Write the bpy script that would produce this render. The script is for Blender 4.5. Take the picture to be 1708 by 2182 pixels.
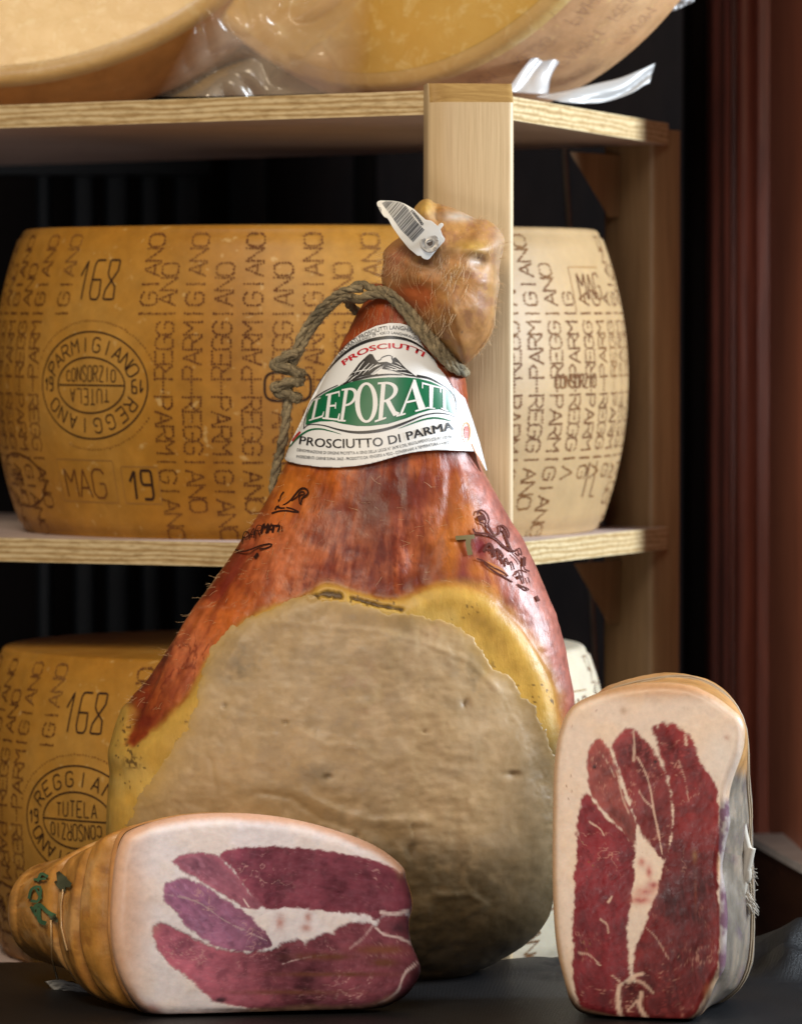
import bpy, bmesh, math, random
import numpy as np
from mathutils import Vector

random.seed(4)
rng = np.random.default_rng(11)
for o in list(bpy.data.objects):
    bpy.data.objects.remove(o)
scene = bpy.context.scene
COL = scene.collection

# ------------------------------------------------------------------ camera
F = 10000.0                       # focal length in picture units (picture is 1708 wide)
CAM = np.array([0.0, -2.9, 0.375])
PITCH = math.atan(291.0 / F)
cam_d = bpy.data.cameras.new('camera')
cam = bpy.data.objects.new('camera', cam_d)
COL.objects.link(cam)
cam.location = CAM
cam.rotation_euler = (math.pi / 2 - PITCH, 0, 0)
cam_d.sensor_fit = 'HORIZONTAL'
cam_d.sensor_width = 24.0
cam_d.lens = 24.0 * F / 1708.0
cam_d.clip_start = 0.1
cam_d.clip_end = 60
cam_d.dof.use_dof = True
cam_d.dof.focus_distance = 2.83
cam_d.dof.aperture_fstop = 9.0
scene.camera = cam

# ------------------------------------------------------------------ world, lamps, exposure
world = bpy.data.worlds.new('World')
scene.world = world
world.use_nodes = True
bgn = world.node_tree.nodes['Background']
bgn.inputs[0].default_value = (0.85, 0.9, 1.0, 1)
bgn.inputs[1].default_value = 0.05

def area(name, loc, target, size, size_y, power, color):
    ld = bpy.data.lights.new(name, 'AREA')
    ld.shape = 'RECTANGLE'
    ld.size = size
    ld.size_y = size_y
    ld.energy = power
    ld.color = color
    lo = bpy.data.objects.new(name, ld)
    COL.objects.link(lo)
    lo.location = loc
    d = Vector(target) - Vector(loc)
    lo.rotation_euler = d.to_track_quat('-Z', 'Y').to_euler()
    return lo

area('ceiling_lamp', (-0.75, -1.7, 2.0), (0, 0.1, 0.28), 0.9, 0.9, 41, (1.0, 0.83, 0.60))
area('window_light', (1.3, 0.05, 0.70), (0.08, 0.12, 0.32), 0.25, 0.5, 37, (0.80, 0.90, 1.0))
area('added_front_fill', (-0.05, -2.2, 1.45), (0.15, 0.4, 0.3), 0.5, 0.5, 13.5, (1.0, 0.96, 0.92))  # added fill lamp that brightens the mahogany frame
area('front_light', (-0.5, -2.7, -0.12), (-0.05, 0.2, 0.45), 0.9, 0.3, 13, (1.0, 0.93, 0.90))

vs = scene.view_settings
scene.display_settings.display_device = 'sRGB'
vs.view_transform = 'Standard'
vs.look = 'None'
vs.exposure = 0.04
vs.gamma = 1.0
vs.use_curve_mapping = False
scene.render.engine = 'CYCLES'
scene.cycles.use_denoising = True
scene.cycles.max_bounces = 8
scene.cycles.transparent_max_bounces = 12
scene.cycles.caustics_reflective = False
scene.cycles.caustics_refractive = False

# ------------------------------------------------------------------ maths helpers
FW = np.array([0, math.cos(PITCH), -math.sin(PITCH)])
UP = np.array([0, math.sin(PITCH), math.cos(PITCH)])

def W(u, v, y):
    """Point of the world on the sight line (u, v) at the plane y."""
    u = np.asarray(u, float); v = np.asarray(v, float); y = np.asarray(y, float)
    u, v, y = np.broadcast_arrays(u, v, y)
    d = FW + ((u - 854.0) / F)[..., None] * np.array([1.0, 0, 0]) + ((1091.0 - v) / F)[..., None] * UP
    t = (y - CAM[1]) / d[..., 1]
    return CAM + t[..., None] * d

def zoomer(x0, y0, s):
    """Coordinates read in an enlargement -> picture units."""
    def f(pts):
        p = np.asarray(pts, float)
        return (p * s + np.array([x0, y0])) * 0.889583
    return f

def catmull(pts, n, closed=True):
    p = np.asarray(pts, float)
    m = len(p)
    if closed:
        q = np.vstack([p[-1], p, p[0], p[1]]); segs = m
    else:
        q = np.vstack([2 * p[0] - p[1], p, 2 * p[-1] - p[-2]]); segs = m - 1
    k = 10
    out = []
    for i in range(segs):
        a, b, c, d = q[i], q[i + 1], q[i + 2], q[i + 3]
        for j in range(k):
            t = j / k
            out.append(0.5 * (2 * b + (c - a) * t + (2 * a - 5 * b + 4 * c - d) * t * t + (3 * b - a - 3 * c + d) * t ** 3))
    if not closed:
        out.append(p[-1])
    out = np.array(out)
    if closed:
        out2 = np.vstack([out, out[0]])
    else:
        out2 = out
    L = np.concatenate([[0], np.cumsum(np.linalg.norm(np.diff(out2, axis=0), axis=1))])
    s = np.linspace(0, L[-1], n + 1)[:-1] if closed else np.linspace(0, L[-1], n)
    return np.stack([np.interp(s, L, out2[:, k_]) for k_ in range(out2.shape[1])], 1)

def sdist(P, poly):
    """Signed distance (inside positive) of points to a polygon."""
    P = np.asarray(P, float); poly = np.asarray(poly, float)
    a = poly; b = np.roll(poly, -1, 0)
    best = np.full(len(P), 1e9); ins = np.zeros(len(P), bool)
    for i in range(len(a)):
        ab = b[i] - a[i]
        ap = P - a[i]
        t = np.clip((ap @ ab) / max(ab @ ab, 1e-9), 0, 1)
        d = ap - t[:, None] * ab
        best = np.minimum(best, (d ** 2).sum(1))
        c = (a[i, 1] > P[:, 1]) != (b[i, 1] > P[:, 1])
        if c.any():
            xx = (b[i, 0] - a[i, 0]) * (P[:, 1] - a[i, 1]) / ((b[i, 1] - a[i, 1]) or 1e-9) + a[i, 0]
            ins ^= c & (P[:, 0] < xx)
    d = np.sqrt(best)
    return np.where(ins, d, -d)

def ldist(P, line):
    P = np.asarray(P, float); line = np.asarray(line, float)
    best = np.full(len(P), 1e9)
    for i in range(len(line) - 1):
        ab = line[i + 1] - line[i]
        ap = P - line[i]
        t = np.clip((ap @ ab) / max(ab @ ab, 1e-9), 0, 1)
        best = np.minimum(best, ((ap - t[:, None] * ab) ** 2).sum(1))
    return np.sqrt(best)

def sst(a, b, x):
    t = np.clip((x - a) / (b - a), 0, 1)
    return t * t * (3 - 2 * t)

_lat = np.random.default_rng(5).random((8, 256, 256))

def vnoise(x, y, seed=0):
    L = _lat[seed % 8]
    off = (seed * 37.17) % 101
    x = x + off; y = y + off * 1.7
    xi = np.floor(x).astype(int); yi = np.floor(y).astype(int)
    fx = x - xi; fy = y - yi
    fx = fx * fx * (3 - 2 * fx); fy = fy * fy * (3 - 2 * fy)
    g = lambda i, j: L[(xi + i) & 255, (yi + j) & 255]
    return (g(0, 0) * (1 - fx) + g(1, 0) * fx) * (1 - fy) + (g(0, 1) * (1 - fx) + g(1, 1) * fx) * fy

def fbm(x, y, oc=4, seed=0):
    s = 0; a = 0.5; n = 0
    for k in range(oc):
        s = s + a * vnoise(x * 2 ** k, y * 2 ** k, seed + k)
        n += a; a *= 0.55
    return s / n

def mixc(c, col, m):
    return c * (1 - m[:, None]) + np.asarray(col, float) * m[:, None]

def polar(poly, c, n):
    """Resample an outline that is star-shaped about c by angle."""
    p = np.asarray(poly, float) - np.asarray(c, float)
    ang = np.unwrap(np.arctan2(p[:, 1], p[:, 0]))
    r = np.hypot(p[:, 0], p[:, 1])
    if ang[-1] < ang[0]:
        ang = ang[::-1]; r = r[::-1]
    ang = np.concatenate([ang - 2 * math.pi, ang, ang + 2 * math.pi]); r = np.concatenate([r, r, r])
    o = np.argsort(ang)
    th = np.linspace(0, 2 * math.pi, n, endpoint=False)
    rr = np.interp(th, ang[o], r[o])
    return np.stack([np.cos(th) * rr, np.sin(th) * rr], 1) + np.asarray(c, float)

# ------------------------------------------------------------------ object helpers
def mk(name, verts, faces, mat=None, parent=None, smooth=True, col=None, attrs=None, sharp=None):
    me = bpy.data.meshes.new(name)
    me.from_pydata([tuple(map(float, p)) for p in verts], [], [tuple(map(int, f)) for f in faces])
    if smooth:
        me.polygons.foreach_set('use_smooth', [True] * len(me.polygons))
    if col is not None:
        a = me.attributes.new('Col', 'FLOAT_COLOR', 'POINT')
        c4 = np.ones((len(verts), 4)); c4[:, :3] = np.clip(col, 0, 1)
        a.data.foreach_set('color', c4.ravel())
    for k, val in (attrs or {}).items():
        a = me.attributes.new(k, 'FLOAT', 'POINT')
        a.data.foreach_set('value', np.asarray(val, float).ravel())
    if sharp is not None:
        me.set_sharp_from_angle(angle=sharp)
    me.update()
    o = bpy.data.objects.new(name, me)
    COL.objects.link(o)
    if mat:
        me.materials.append(mat)
    if parent is not None:
        o.parent = parent
        o.matrix_parent_inverse = Vector((0, 0, 0)) and parent.matrix_world.inverted() if False else o.matrix_parent_inverse
    return o

def empty(name, label, cat, group=None):
    o = bpy.data.objects.new(name, None)
    o.empty_display_size = 0.05
    COL.objects.link(o)
    o['label'] = label; o['category'] = cat
    if group:
        o['group'] = group
    return o

def tag(o, label, cat, group=None):
    o['label'] = label; o['category'] = cat
    if group:
        o['group'] = group
    return o

def grid_faces(nr, nc, wrap=False, keep=None):
    f = []
    for i in range(nr - 1):
        for j in range(nc if wrap else nc - 1):
            a = i * nc + j; b = i * nc + (j + 1) % nc
            q = (a, b, b + nc, a + nc)
            if keep is None or all(keep[k] for k in q):
                f.append(q)
    return f

class Geo:
    def __init__(s):
        s.v = []; s.f = []
    def add(s, v, f):
        n = len(s.v)
        s.v += [tuple(map(float, p)) for p in v]
        s.f += [tuple(int(i) + n for i in q) for q in f]
    def obj(s, name, mat, parent=None, smooth=True, sharp=None):
        return mk(name, s.v, s.f, mat, parent, smooth, sharp=sharp)

def tube(g, pts, rad, k=8, closed=False, caps=True):
    p = np.asarray(pts, float); n = len(p)
    rad = np.broadcast_to(np.asarray(rad, float), (n,))
    if closed:
        tan = np.roll(p, -1, 0) - np.roll(p, 1, 0)
    else:
        tan = np.gradient(p, axis=0)
    tan /= np.maximum(np.linalg.norm(tan, axis=1), 1e-12)[:, None]
    up = np.array([0, 0, 1.0]) if abs(tan[0, 2]) < 0.9 else np.array([0, 1.0, 0])
    nrm = np.cross(tan[0], up); nrm /= np.linalg.norm(nrm)
    V = []
    for i in range(n):
        nrm = nrm - tan[i] * (nrm @ tan[i]); nrm /= max(np.linalg.norm(nrm), 1e-12)
        b = np.cross(tan[i], nrm)
        for j in range(k):
            a = 2 * math.pi * j / k
            V.append(p[i] + rad[i] * (math.cos(a) * nrm + math.sin(a) * b))
    f = []
    for i in range(n if closed else n - 1):
        for j in range(k):
            a = i * k + j; b2 = i * k + (j + 1) % k
            c = ((i + 1) % n) * k + (j + 1) % k; d = ((i + 1) % n) * k + j
            f.append((a, b2, c, d))
    if caps and not closed:
        f.append(tuple(range(k))[::-1]); f.append(tuple((n - 1) * k + j for j in range(k)))
    g.add(V, f)

def box_geo(g, cx, cy, z0, z1, hx, hy, yaw=0.0, bev=0.0, seg=3):
    """Upright bar with rounded upright edges."""
    pts = []
    if bev > 0:
        for sx, sy, a0 in ((1, 1, 0), (-1, 1, 90), (-1, -1, 180), (1, -1, 270)):
            for k in range(seg + 1):
                a = math.radians(a0 + 90 * k / seg)
                pts.append((sx * (hx - bev) + bev * math.cos(a), sy * (hy - bev) + bev * math.sin(a)))
    else:
        pts = [(hx, hy), (-hx, hy), (-hx, -hy), (hx, -hy)]
    c, s = math.cos(yaw), math.sin(yaw)
    pts = [(cx + c * x - s * y, cy + s * x + c * y) for x, y in pts]
    prism(g, pts, z0, z1)

def prism(g, pts, z0, z1):
    n = len(pts)
    v = [(x, y, z0) for x, y in pts] + [(x, y, z1) for x, y in pts]
    f = [(i, (i + 1) % n, n + (i + 1) % n, n + i) for i in range(n)]
    f += [tuple(range(n))[::-1], tuple(range(n, 2 * n))]
    g.add(v, f)

# ------------------------------------------------------------------ materials
def newmat(name):
    m = bpy.data.materials.new(name)
    m.use_nodes = True
    nt = m.node_tree
    b = nt.nodes['Principled BSDF']
    return m, nt, b

def nd(nt, typ, **kw):
    n = nt.nodes.new(typ)
    for k, v in kw.items():
        if k.startswith('i_'):
            n.inputs[k[2:].replace('_', ' ')].default_value = v
        else:
            setattr(n, k, v)
    return n

def coords(nt, scale=(1, 1, 1), which='Object'):
    tc = nd(nt, 'ShaderNodeTexCoord')
    mp = nd(nt, 'ShaderNodeMapping')
    mp.inputs['Scale'].default_value = scale
    nt.links.new(tc.outputs[which], mp.inputs['Vector'])
    return mp.outputs['Vector']

def noise(nt, vec, scale, detail=4, rough=0.55, dist=0.0):
    n = nd(nt, 'ShaderNodeTexNoise')
    n.inputs['Scale'].default_value = scale
    n.inputs['Detail'].default_value = detail
    n.inputs['Roughness'].default_value = rough
    n.inputs['Distortion'].default_value = dist
    nt.links.new(vec, n.inputs['Vector'])
    return n.outputs['Fac']

def ramp(nt, fac, stops):
    r = nd(nt, 'ShaderNodeValToRGB')
    e = r.color_ramp.elements
    while len(e) < len(stops):
        e.new(0.5)
    for el, (p, c) in zip(e, stops):
        el.position = p
        el.color = (*c, 1) if len(c) == 3 else c
    nt.links.new(fac, r.inputs['Fac'])
    return r.outputs['Color']

def mixn(nt, a, b, fac, blend='MIX'):
    m = nd(nt, 'ShaderNodeMix', data_type='RGBA', blend_type=blend)
    for s, val in ((0, fac), (6, a), (7, b)):
        if hasattr(val, 'is_output'):
            nt.links.new(val, m.inputs[s])
        elif isinstance(val, (int, float)):
            m.inputs[s].default_value = val
        else:
            m.inputs[s].default_value = (*val, 1)
    return m.outputs[2]

def bump(nt, b, heights, prev=None):
    """heights: list of (socket, distance, strength)."""
    last = None
    for h, dist, st in heights:
        bp = nd(nt, 'ShaderNodeBump')
        bp.inputs['Distance'].default_value = dist
        bp.inputs['Strength'].default_value = st
        nt.links.new(h, bp.inputs['Height'])
        if last is not None:
            nt.links.new(last, bp.inputs['Normal'])
        last = bp.outputs['Normal']
    nt.links.new(last, b.inputs['Normal'])

def sss(b, w, radius=(1, 0.3, 0.1), scale=0.004):
    b.inputs['Subsurface Weight'].default_value = w
    b.inputs['Subsurface Radius'].default_value = radius
    b.inputs['Subsurface Scale'].default_value = scale

def simple(name, color, rough=0.5, metal=0.0, spec=0.5):
    m, nt, b = newmat(name)
    b.inputs['Base Color'].default_value = (*color, 1)
    b.inputs['Roughness'].default_value = rough
    b.inputs['Metallic'].default_value = metal
    b.inputs['Specular IOR Level'].default_value = spec
    v = coords(nt)
    f = noise(nt, v, 60, 3)
    c = ramp(nt, f, [(0.3, tuple(x * 0.86 for x in color)), (0.7, tuple(min(1, x * 1.1) for x in color))])
    nt.links.new(c, b.inputs['Base Color'])
    return m

def painted(name, rough=0.4, var=0.2, nscale=90, bumps=((220, 0.0006, 0.4),), ss=0.0, ssr=(1, 0.35, 0.15), coat=0.0, spec=0.5, stretch=(1, 1, 1), rough_var=0.12):
    """Pigment kept per vertex, broken up by a fine noise."""
    m, nt, b = newmat(name)
    at = nd(nt, 'ShaderNodeAttribute', attribute_name='Col')
    v = coords(nt, stretch)
    f = noise(nt, v, nscale, 6, 0.65)
    g = ramp(nt, f, [(0.25, (1 - var,) * 3), (0.75, (1 + var,) * 3)])
    c = mixn(nt, at.outputs['Color'], g, 1.0, 'MULTIPLY')
    nt.links.new(c, b.inputs['Base Color'])
    rr = nd(nt, 'ShaderNodeMapRange')
    rr.inputs['From Min'].default_value = 0.3; rr.inputs['From Max'].default_value = 0.7
    rr.inputs['To Min'].default_value = max(0.05, rough - rough_var); rr.inputs['To Max'].default_value = rough + rough_var
    nt.links.new(f, rr.inputs['Value'])
    nt.links.new(rr.outputs['Result'], b.inputs['Roughness'])
    b.inputs['Specular IOR Level'].default_value = spec
    b.inputs['Coat Weight'].default_value = coat
    b.inputs['Coat Roughness'].default_value = 0.25
    if ss:
        sss(b, ss, ssr)
    bump(nt, b, [(noise(nt, v, s, 4, 0.6), d, st) for s, d, st in bumps])
    return m

# cheese rind
def cheese_rind(name, hot, mid, pale, lit_flank=None):
    m, nt, b = newmat(name)
    v = coords(nt)
    f1 = noise(nt, v, 9, 5, 0.6)
    f2 = noise(nt, v, 55, 5, 0.65)
    c = ramp(nt, f1, [(0.3, hot), (0.5, mid), (0.72, pale)])
    g = ramp(nt, f2, [(0.3, (0.82, 0.80, 0.74)), (0.7, (1.12, 1.1, 1.05))])
    c = mixn(nt, c, g, 1.0, 'MULTIPLY')
    sp = noise(nt, v, 130, 2, 0.5)
    c = mixn(nt, c, (0.62, 0.42, 0.17), ramp(nt, sp, [(0.66, (0, 0, 0)), (0.76, (0.6, 0.6, 0.6))]))
    if lit_flank:                                             # window light painted as paler colour on one flank of the wheel
        x0, x1, bc = lit_flank
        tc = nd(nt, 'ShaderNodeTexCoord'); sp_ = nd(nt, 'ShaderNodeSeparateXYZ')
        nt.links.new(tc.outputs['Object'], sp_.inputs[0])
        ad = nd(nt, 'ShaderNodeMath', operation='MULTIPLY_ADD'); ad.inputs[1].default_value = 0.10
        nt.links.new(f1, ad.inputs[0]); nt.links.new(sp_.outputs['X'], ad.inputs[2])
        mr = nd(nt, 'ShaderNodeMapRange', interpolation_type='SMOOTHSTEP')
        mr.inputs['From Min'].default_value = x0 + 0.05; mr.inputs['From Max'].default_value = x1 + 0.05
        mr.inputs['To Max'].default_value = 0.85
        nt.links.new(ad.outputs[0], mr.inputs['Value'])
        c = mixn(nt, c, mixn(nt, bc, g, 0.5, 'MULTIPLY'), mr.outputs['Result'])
    nt.links.new(c, b.inputs['Base Color'])
    b.inputs['Roughness'].default_value = 0.5
    b.inputs['Specular IOR Level'].default_value = 0.25
    b.inputs['Coat Weight'].default_value = 0.12
    b.inputs['Coat Roughness'].default_value = 0.42
    sss(b, 0.08, (1, 0.5, 0.15), 0.003)
    bump(nt, b, [(f2, 0.0012, 0.35), (noise(nt, v, 300, 3), 0.0004, 0.35)])
    return m

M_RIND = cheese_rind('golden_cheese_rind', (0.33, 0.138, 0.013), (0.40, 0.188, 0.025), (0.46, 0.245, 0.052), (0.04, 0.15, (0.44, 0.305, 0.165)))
M_RIND_LOW = cheese_rind('lit_flank_rind', (0.33, 0.138, 0.013), (0.40, 0.188, 0.025), (0.46, 0.245, 0.052), (0.06, 0.15, (0.66, 0.60, 0.47)))
M_BURN = simple('burnt_dot_marks', (0.11, 0.030, 0.008), 0.7, 0, 0.2)
nt = M_BURN.node_tree; bb = nt.nodes['Principled BSDF']
nt.links.new(ramp(nt, noise(nt, coords(nt), 16, 4, 0.6), [(0.36, (0.095, 0.028, 0.007)), (0.52, (0.14, 0.048, 0.013)), (0.70, (0.24, 0.11, 0.03))]), bb.inputs['Base Color'])
M_INK = simple('dark_seal_ink', (0.035, 0.014, 0.008), 0.7, 0, 0.2)
M_GROOVE = simple('pressed_groove', (0.30, 0.14, 0.028), 0.6)

def wood(name, base, dark, stretch=(14, 14, 1), rough=0.5, amount=1.0, spec=0.5):
    m, nt, b = newmat(name)
    b.inputs['Specular IOR Level'].default_value = spec
    v = coords(nt, stretch)
    n = noise(nt, v, 7, 5, 0.6, 0.6)
    n2 = noise(nt, v, 40, 3, 0.5)
    c = ramp(nt, n, [(0.3, dark), (0.62, base)])
    c = mixn(nt, c, ramp(nt, n2, [(0.3, (0.88, 0.86, 0.82)), (0.7, (1.06, 1.06, 1.06))]), amount, 'MULTIPLY')
    nt.links.new(c, b.inputs['Base Color'])
    b.inputs['Roughness'].default_value = rough
    bump(nt, b, [(n2, 0.0006, 0.25)])
    return m

M_PINE = wood('pale_pine', (0.58, 0.43, 0.25), (0.55, 0.40, 0.225), (20, 20, 0.5))
M_LEG = wood('brown_pine', (0.31, 0.185, 0.085), (0.235, 0.135, 0.06), (12, 12, 0.8))
M_END = wood('end_grain', (0.42, 0.26, 0.09), (0.29, 0.165, 0.05), (3, 30, 30))

def plywood():
    m, nt, b = newmat('plywood')
    tc = nd(nt, 'ShaderNodeTexCoord')
    sep = nd(nt, 'ShaderNodeSeparateXYZ')
    nt.links.new(tc.outputs['Object'], sep.inputs[0])
    v = coords(nt, (5, 5, 60))
    w = noise(nt, v, 3, 4, 0.6)
    add = nd(nt, 'ShaderNodeMath', operation='MULTIPLY_ADD')
    nt.links.new(w, add.inputs[0]); add.inputs[1].default_value = 0.006
    nt.links.new(sep.outputs['Z'], add.inputs[2])
    mul = nd(nt, 'ShaderNodeMath', operation='MULTIPLY')
    nt.links.new(add.outputs[0], mul.inputs[0]); mul.inputs[1].default_value = 1650.0
    sn = nd(nt, 'ShaderNodeMath', operation='SINE')
    nt.links.new(mul.outputs[0], sn.inputs[0])
    mr = nd(nt, 'ShaderNodeMapRange')
    mr.inputs['From Min'].default_value = -1
    nt.links.new(sn.outputs[0], mr.inputs['Value'])
    edge = ramp(nt, mr.outputs['Result'], [(0.05, (0.40, 0.26, 0.11)), (0.35, (0.52, 0.37, 0.18)), (0.8, (0.62, 0.48, 0.27))])
    v2 = coords(nt, (4, 30, 60))
    grain = noise(nt, v2, 6, 5, 0.65)
    edge = mixn(nt, edge, ramp(nt, grain, [(0.32, (0.62, 0.55, 0.45)), (0.55, (1.03, 1.03, 1.03))]), 0.8, 'MULTIPLY')
    v3 = coords(nt, (3, 22, 3))
    gr2 = noise(nt, v3, 5, 5, 0.65, 1.2)
    flat = ramp(nt, gr2, [(0.3, (0.44, 0.35, 0.32)), (0.7, (0.64, 0.53, 0.50))])
    ge = nd(nt, 'ShaderNodeNewGeometry')
    s2 = nd(nt, 'ShaderNodeSeparateXYZ')
    nt.links.new(ge.outputs['Normal'], s2.inputs[0])
    ab = nd(nt, 'ShaderNodeMath', operation='ABSOLUTE')
    nt.links.new(s2.outputs['Z'], ab.inputs[0])
    c = mixn(nt, edge, flat, ab.outputs[0])
    nt.links.new(c, b.inputs['Base Color'])
    b.inputs['Roughness'].default_value = 0.5
    return m
M_PLY = plywood()

def mahogany():
    m, nt, b = newmat('mahogany')
    v = coords(nt, (22, 22, 1.2))
    n = noise(nt, v, 6, 5, 0.6, 0.8)
    c = ramp(nt, n, [(0.3, (0.155, 0.040, 0.025)), (0.7, (0.33, 0.092, 0.056))])
    nt.links.new(c, b.inputs['Base Color'])
    b.inputs['Roughness'].default_value = 0.3
    b.inputs['Coat Weight'].default_value = 0.3
    bump(nt, b, [(n, 0.001, 0.3)])
    return m
M_MAHO = mahogany()
M_MAHO_PALE = wood('pale_mahogany', (0.44, 0.155, 0.095), (0.34, 0.115, 0.07), (10, 10, 1))  # paler even base colour for the door panel
M_DARK = wood('dark_brown_board', (0.010, 0.006, 0.005), (0.006, 0.004, 0.004), (3, 3, 1), 0.6, 1.0, 0.08)
M_BAR = simple('blue_black_paint', (0.010, 0.015, 0.020), 0.45, 0, 0.2)
M_STEEL = simple('grey_rod', (0.22, 0.23, 0.24), 0.4, 0.6)
M_SILL = simple('painted_sill', (0.38, 0.35, 0.36), 0.5)

# ------------------------------------------------------------------ stroke lettering
GL = {
 'P': [[(0, 0), (0, 6), (3, 6), (4, 5), (4, 4), (3, 3), (0, 3)]],
 'A': [[(0, 0), (2, 6), (4, 0)], [(0.7, 2), (3.3, 2)]],
 'R': [[(0, 0), (0, 6), (3, 6), (4, 5), (4, 4), (3, 3), (0, 3)], [(1.8, 3), (4, 0)]],
 'M': [[(0, 0), (0, 6), (2, 3), (4, 6), (4, 0)]],
 'I': [[(2, 0), (2, 6)]],
 'G': [[(4, 5), (3, 6), (1, 6), (0, 5), (0, 1), (1, 0), (3, 0), (4, 1), (4, 3), (2.2, 3)]],
 'N': [[(0, 0), (0, 6), (4, 0), (4, 6)]],
 'O': [[(1, 0), (0, 1), (0, 5), (1, 6), (3, 6), (4, 5), (4, 1), (3, 0), (1, 0)]],
 'E': [[(4, 0), (0, 0), (0, 6), (4, 6)], [(0, 3), (3, 3)]],
 '-': [[(0.3, 3), (3.7, 3)]],
 'C': [[(4, 5), (3, 6), (1, 6), (0, 5), (0, 1), (1, 0), (3, 0), (4, 1)]],
 'S': [[(4, 5), (3, 6), (1, 6), (0, 5), (0, 4), (4, 2), (4, 1), (3, 0), (1, 0), (0, 1)]],
 'Z': [[(0, 6), (4, 6), (0, 0), (4, 0)]],
 'T': [[(2, 0), (2, 6)], [(0, 6), (4, 6)]],
 'U': [[(0, 6), (0, 1), (1, 0), (3, 0), (4, 1), (4, 6)]],
 'L': [[(0, 6), (0, 0), (4, 0)]],
 'V': [[(0, 6), (2, 0), (4, 6)]],
 '1': [[(0.6, 3.6), (2.6, 6), (2.2, 0)]],
 '6': [[(4, 6), (1, 6), (0.3, 5.4), (0, 1), (0.6, 0), (3, 0), (3.6, 0.8), (3.4, 3), (0.2, 3)]],
 '8': [[(0.5, 4), (0.6, 6), (4, 6), (3.9, 4.4), (0.3, 1.4), (0, 0), (3.6, 0), (3.5, 2), (1, 3.4), (0.5, 4)]],
 '9': [[(3.7, 3), (0.6, 3), (0.2, 4), (0.4, 6), (3.6, 6), (3.8, 5), (3.8, 0.6), (3.2, 0), (0.6, 0)]],
 'D': [[(0, 0), (0, 6), (2.6, 6), (4, 4.6), (4, 1.4), (2.6, 0), (0, 0)]],
}

def resample(pl, step):
    p = np.asarray(pl, float)
    L = np.concatenate([[0], np.cumsum(np.linalg.norm(np.diff(p, axis=0), axis=1))])
    n = max(2, int(round(L[-1] / step)) + 1)
    s = np.linspace(0, L[-1], n)
    return np.stack([np.interp(s, L, p[:, 0]), np.interp(s, L, p[:, 1])], 1)

def glyph_lines(text, h, adv, w=None):
    """Strokes of a word in metres: origin at baseline start."""
    w = w or h * 0.62
    out = []; x = 0.0
    for ch in text:
        for pl in GL.get(ch, []):
            out.append(np.array([(x + a / 4 * w, b / 6 * h) for a, b in pl]))
        x += adv
    return out, x

def dots(g, line, step, r, fn, k=6):
    for a, b in resample(line, step):
        rr = r * random.uniform(0.75, 1.15)
        base = len(g.v)
        a += random.uniform(-1, 1) * step * 0.12; b += random.uniform(-1, 1) * step * 0.12
        pts = [fn(a + rr * math.cos(2 * math.pi * j / k), b + rr * math.sin(2 * math.pi * j / k)) for j in range(k)]
        g.v += [tuple(map(float, p)) for p in pts]
        g.f.append(tuple(base + j for j in range(k)))

def ribbon(g, line, wid, fn, step=None, taper=None):
    p = resample(line, step) if step else np.asarray(line, float)
    n = len(p)
    t = np.gradient(p, axis=0); t /= np.maximum(np.linalg.norm(t, axis=1), 1e-12)[:, None]
    nr = np.stack([-t[:, 1], t[:, 0]], 1)
    wv = np.full(n, wid / 2.0) if taper is None else np.interp(np.linspace(0, 1, n), np.linspace(0, 1, len(taper)), taper) / 2.0
    V = []
    for i in range(n):
        V.append(fn(*(p[i] + nr[i] * wv[i]))); V.append(fn(*(p[i] - nr[i] * wv[i])))
    g.add(V, [(2 * i, 2 * i + 1, 2 * i + 3, 2 * i + 2) for i in range(n - 1)])

# ------------------------------------------------------------------ cheese wheels
WR, WH = 0.2046, 0.213

def wr(h):
    return WR + 0.0207 * (1 - (2 * h - 1) ** 2)

WX, WY = -0.0640, 0.44

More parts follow.
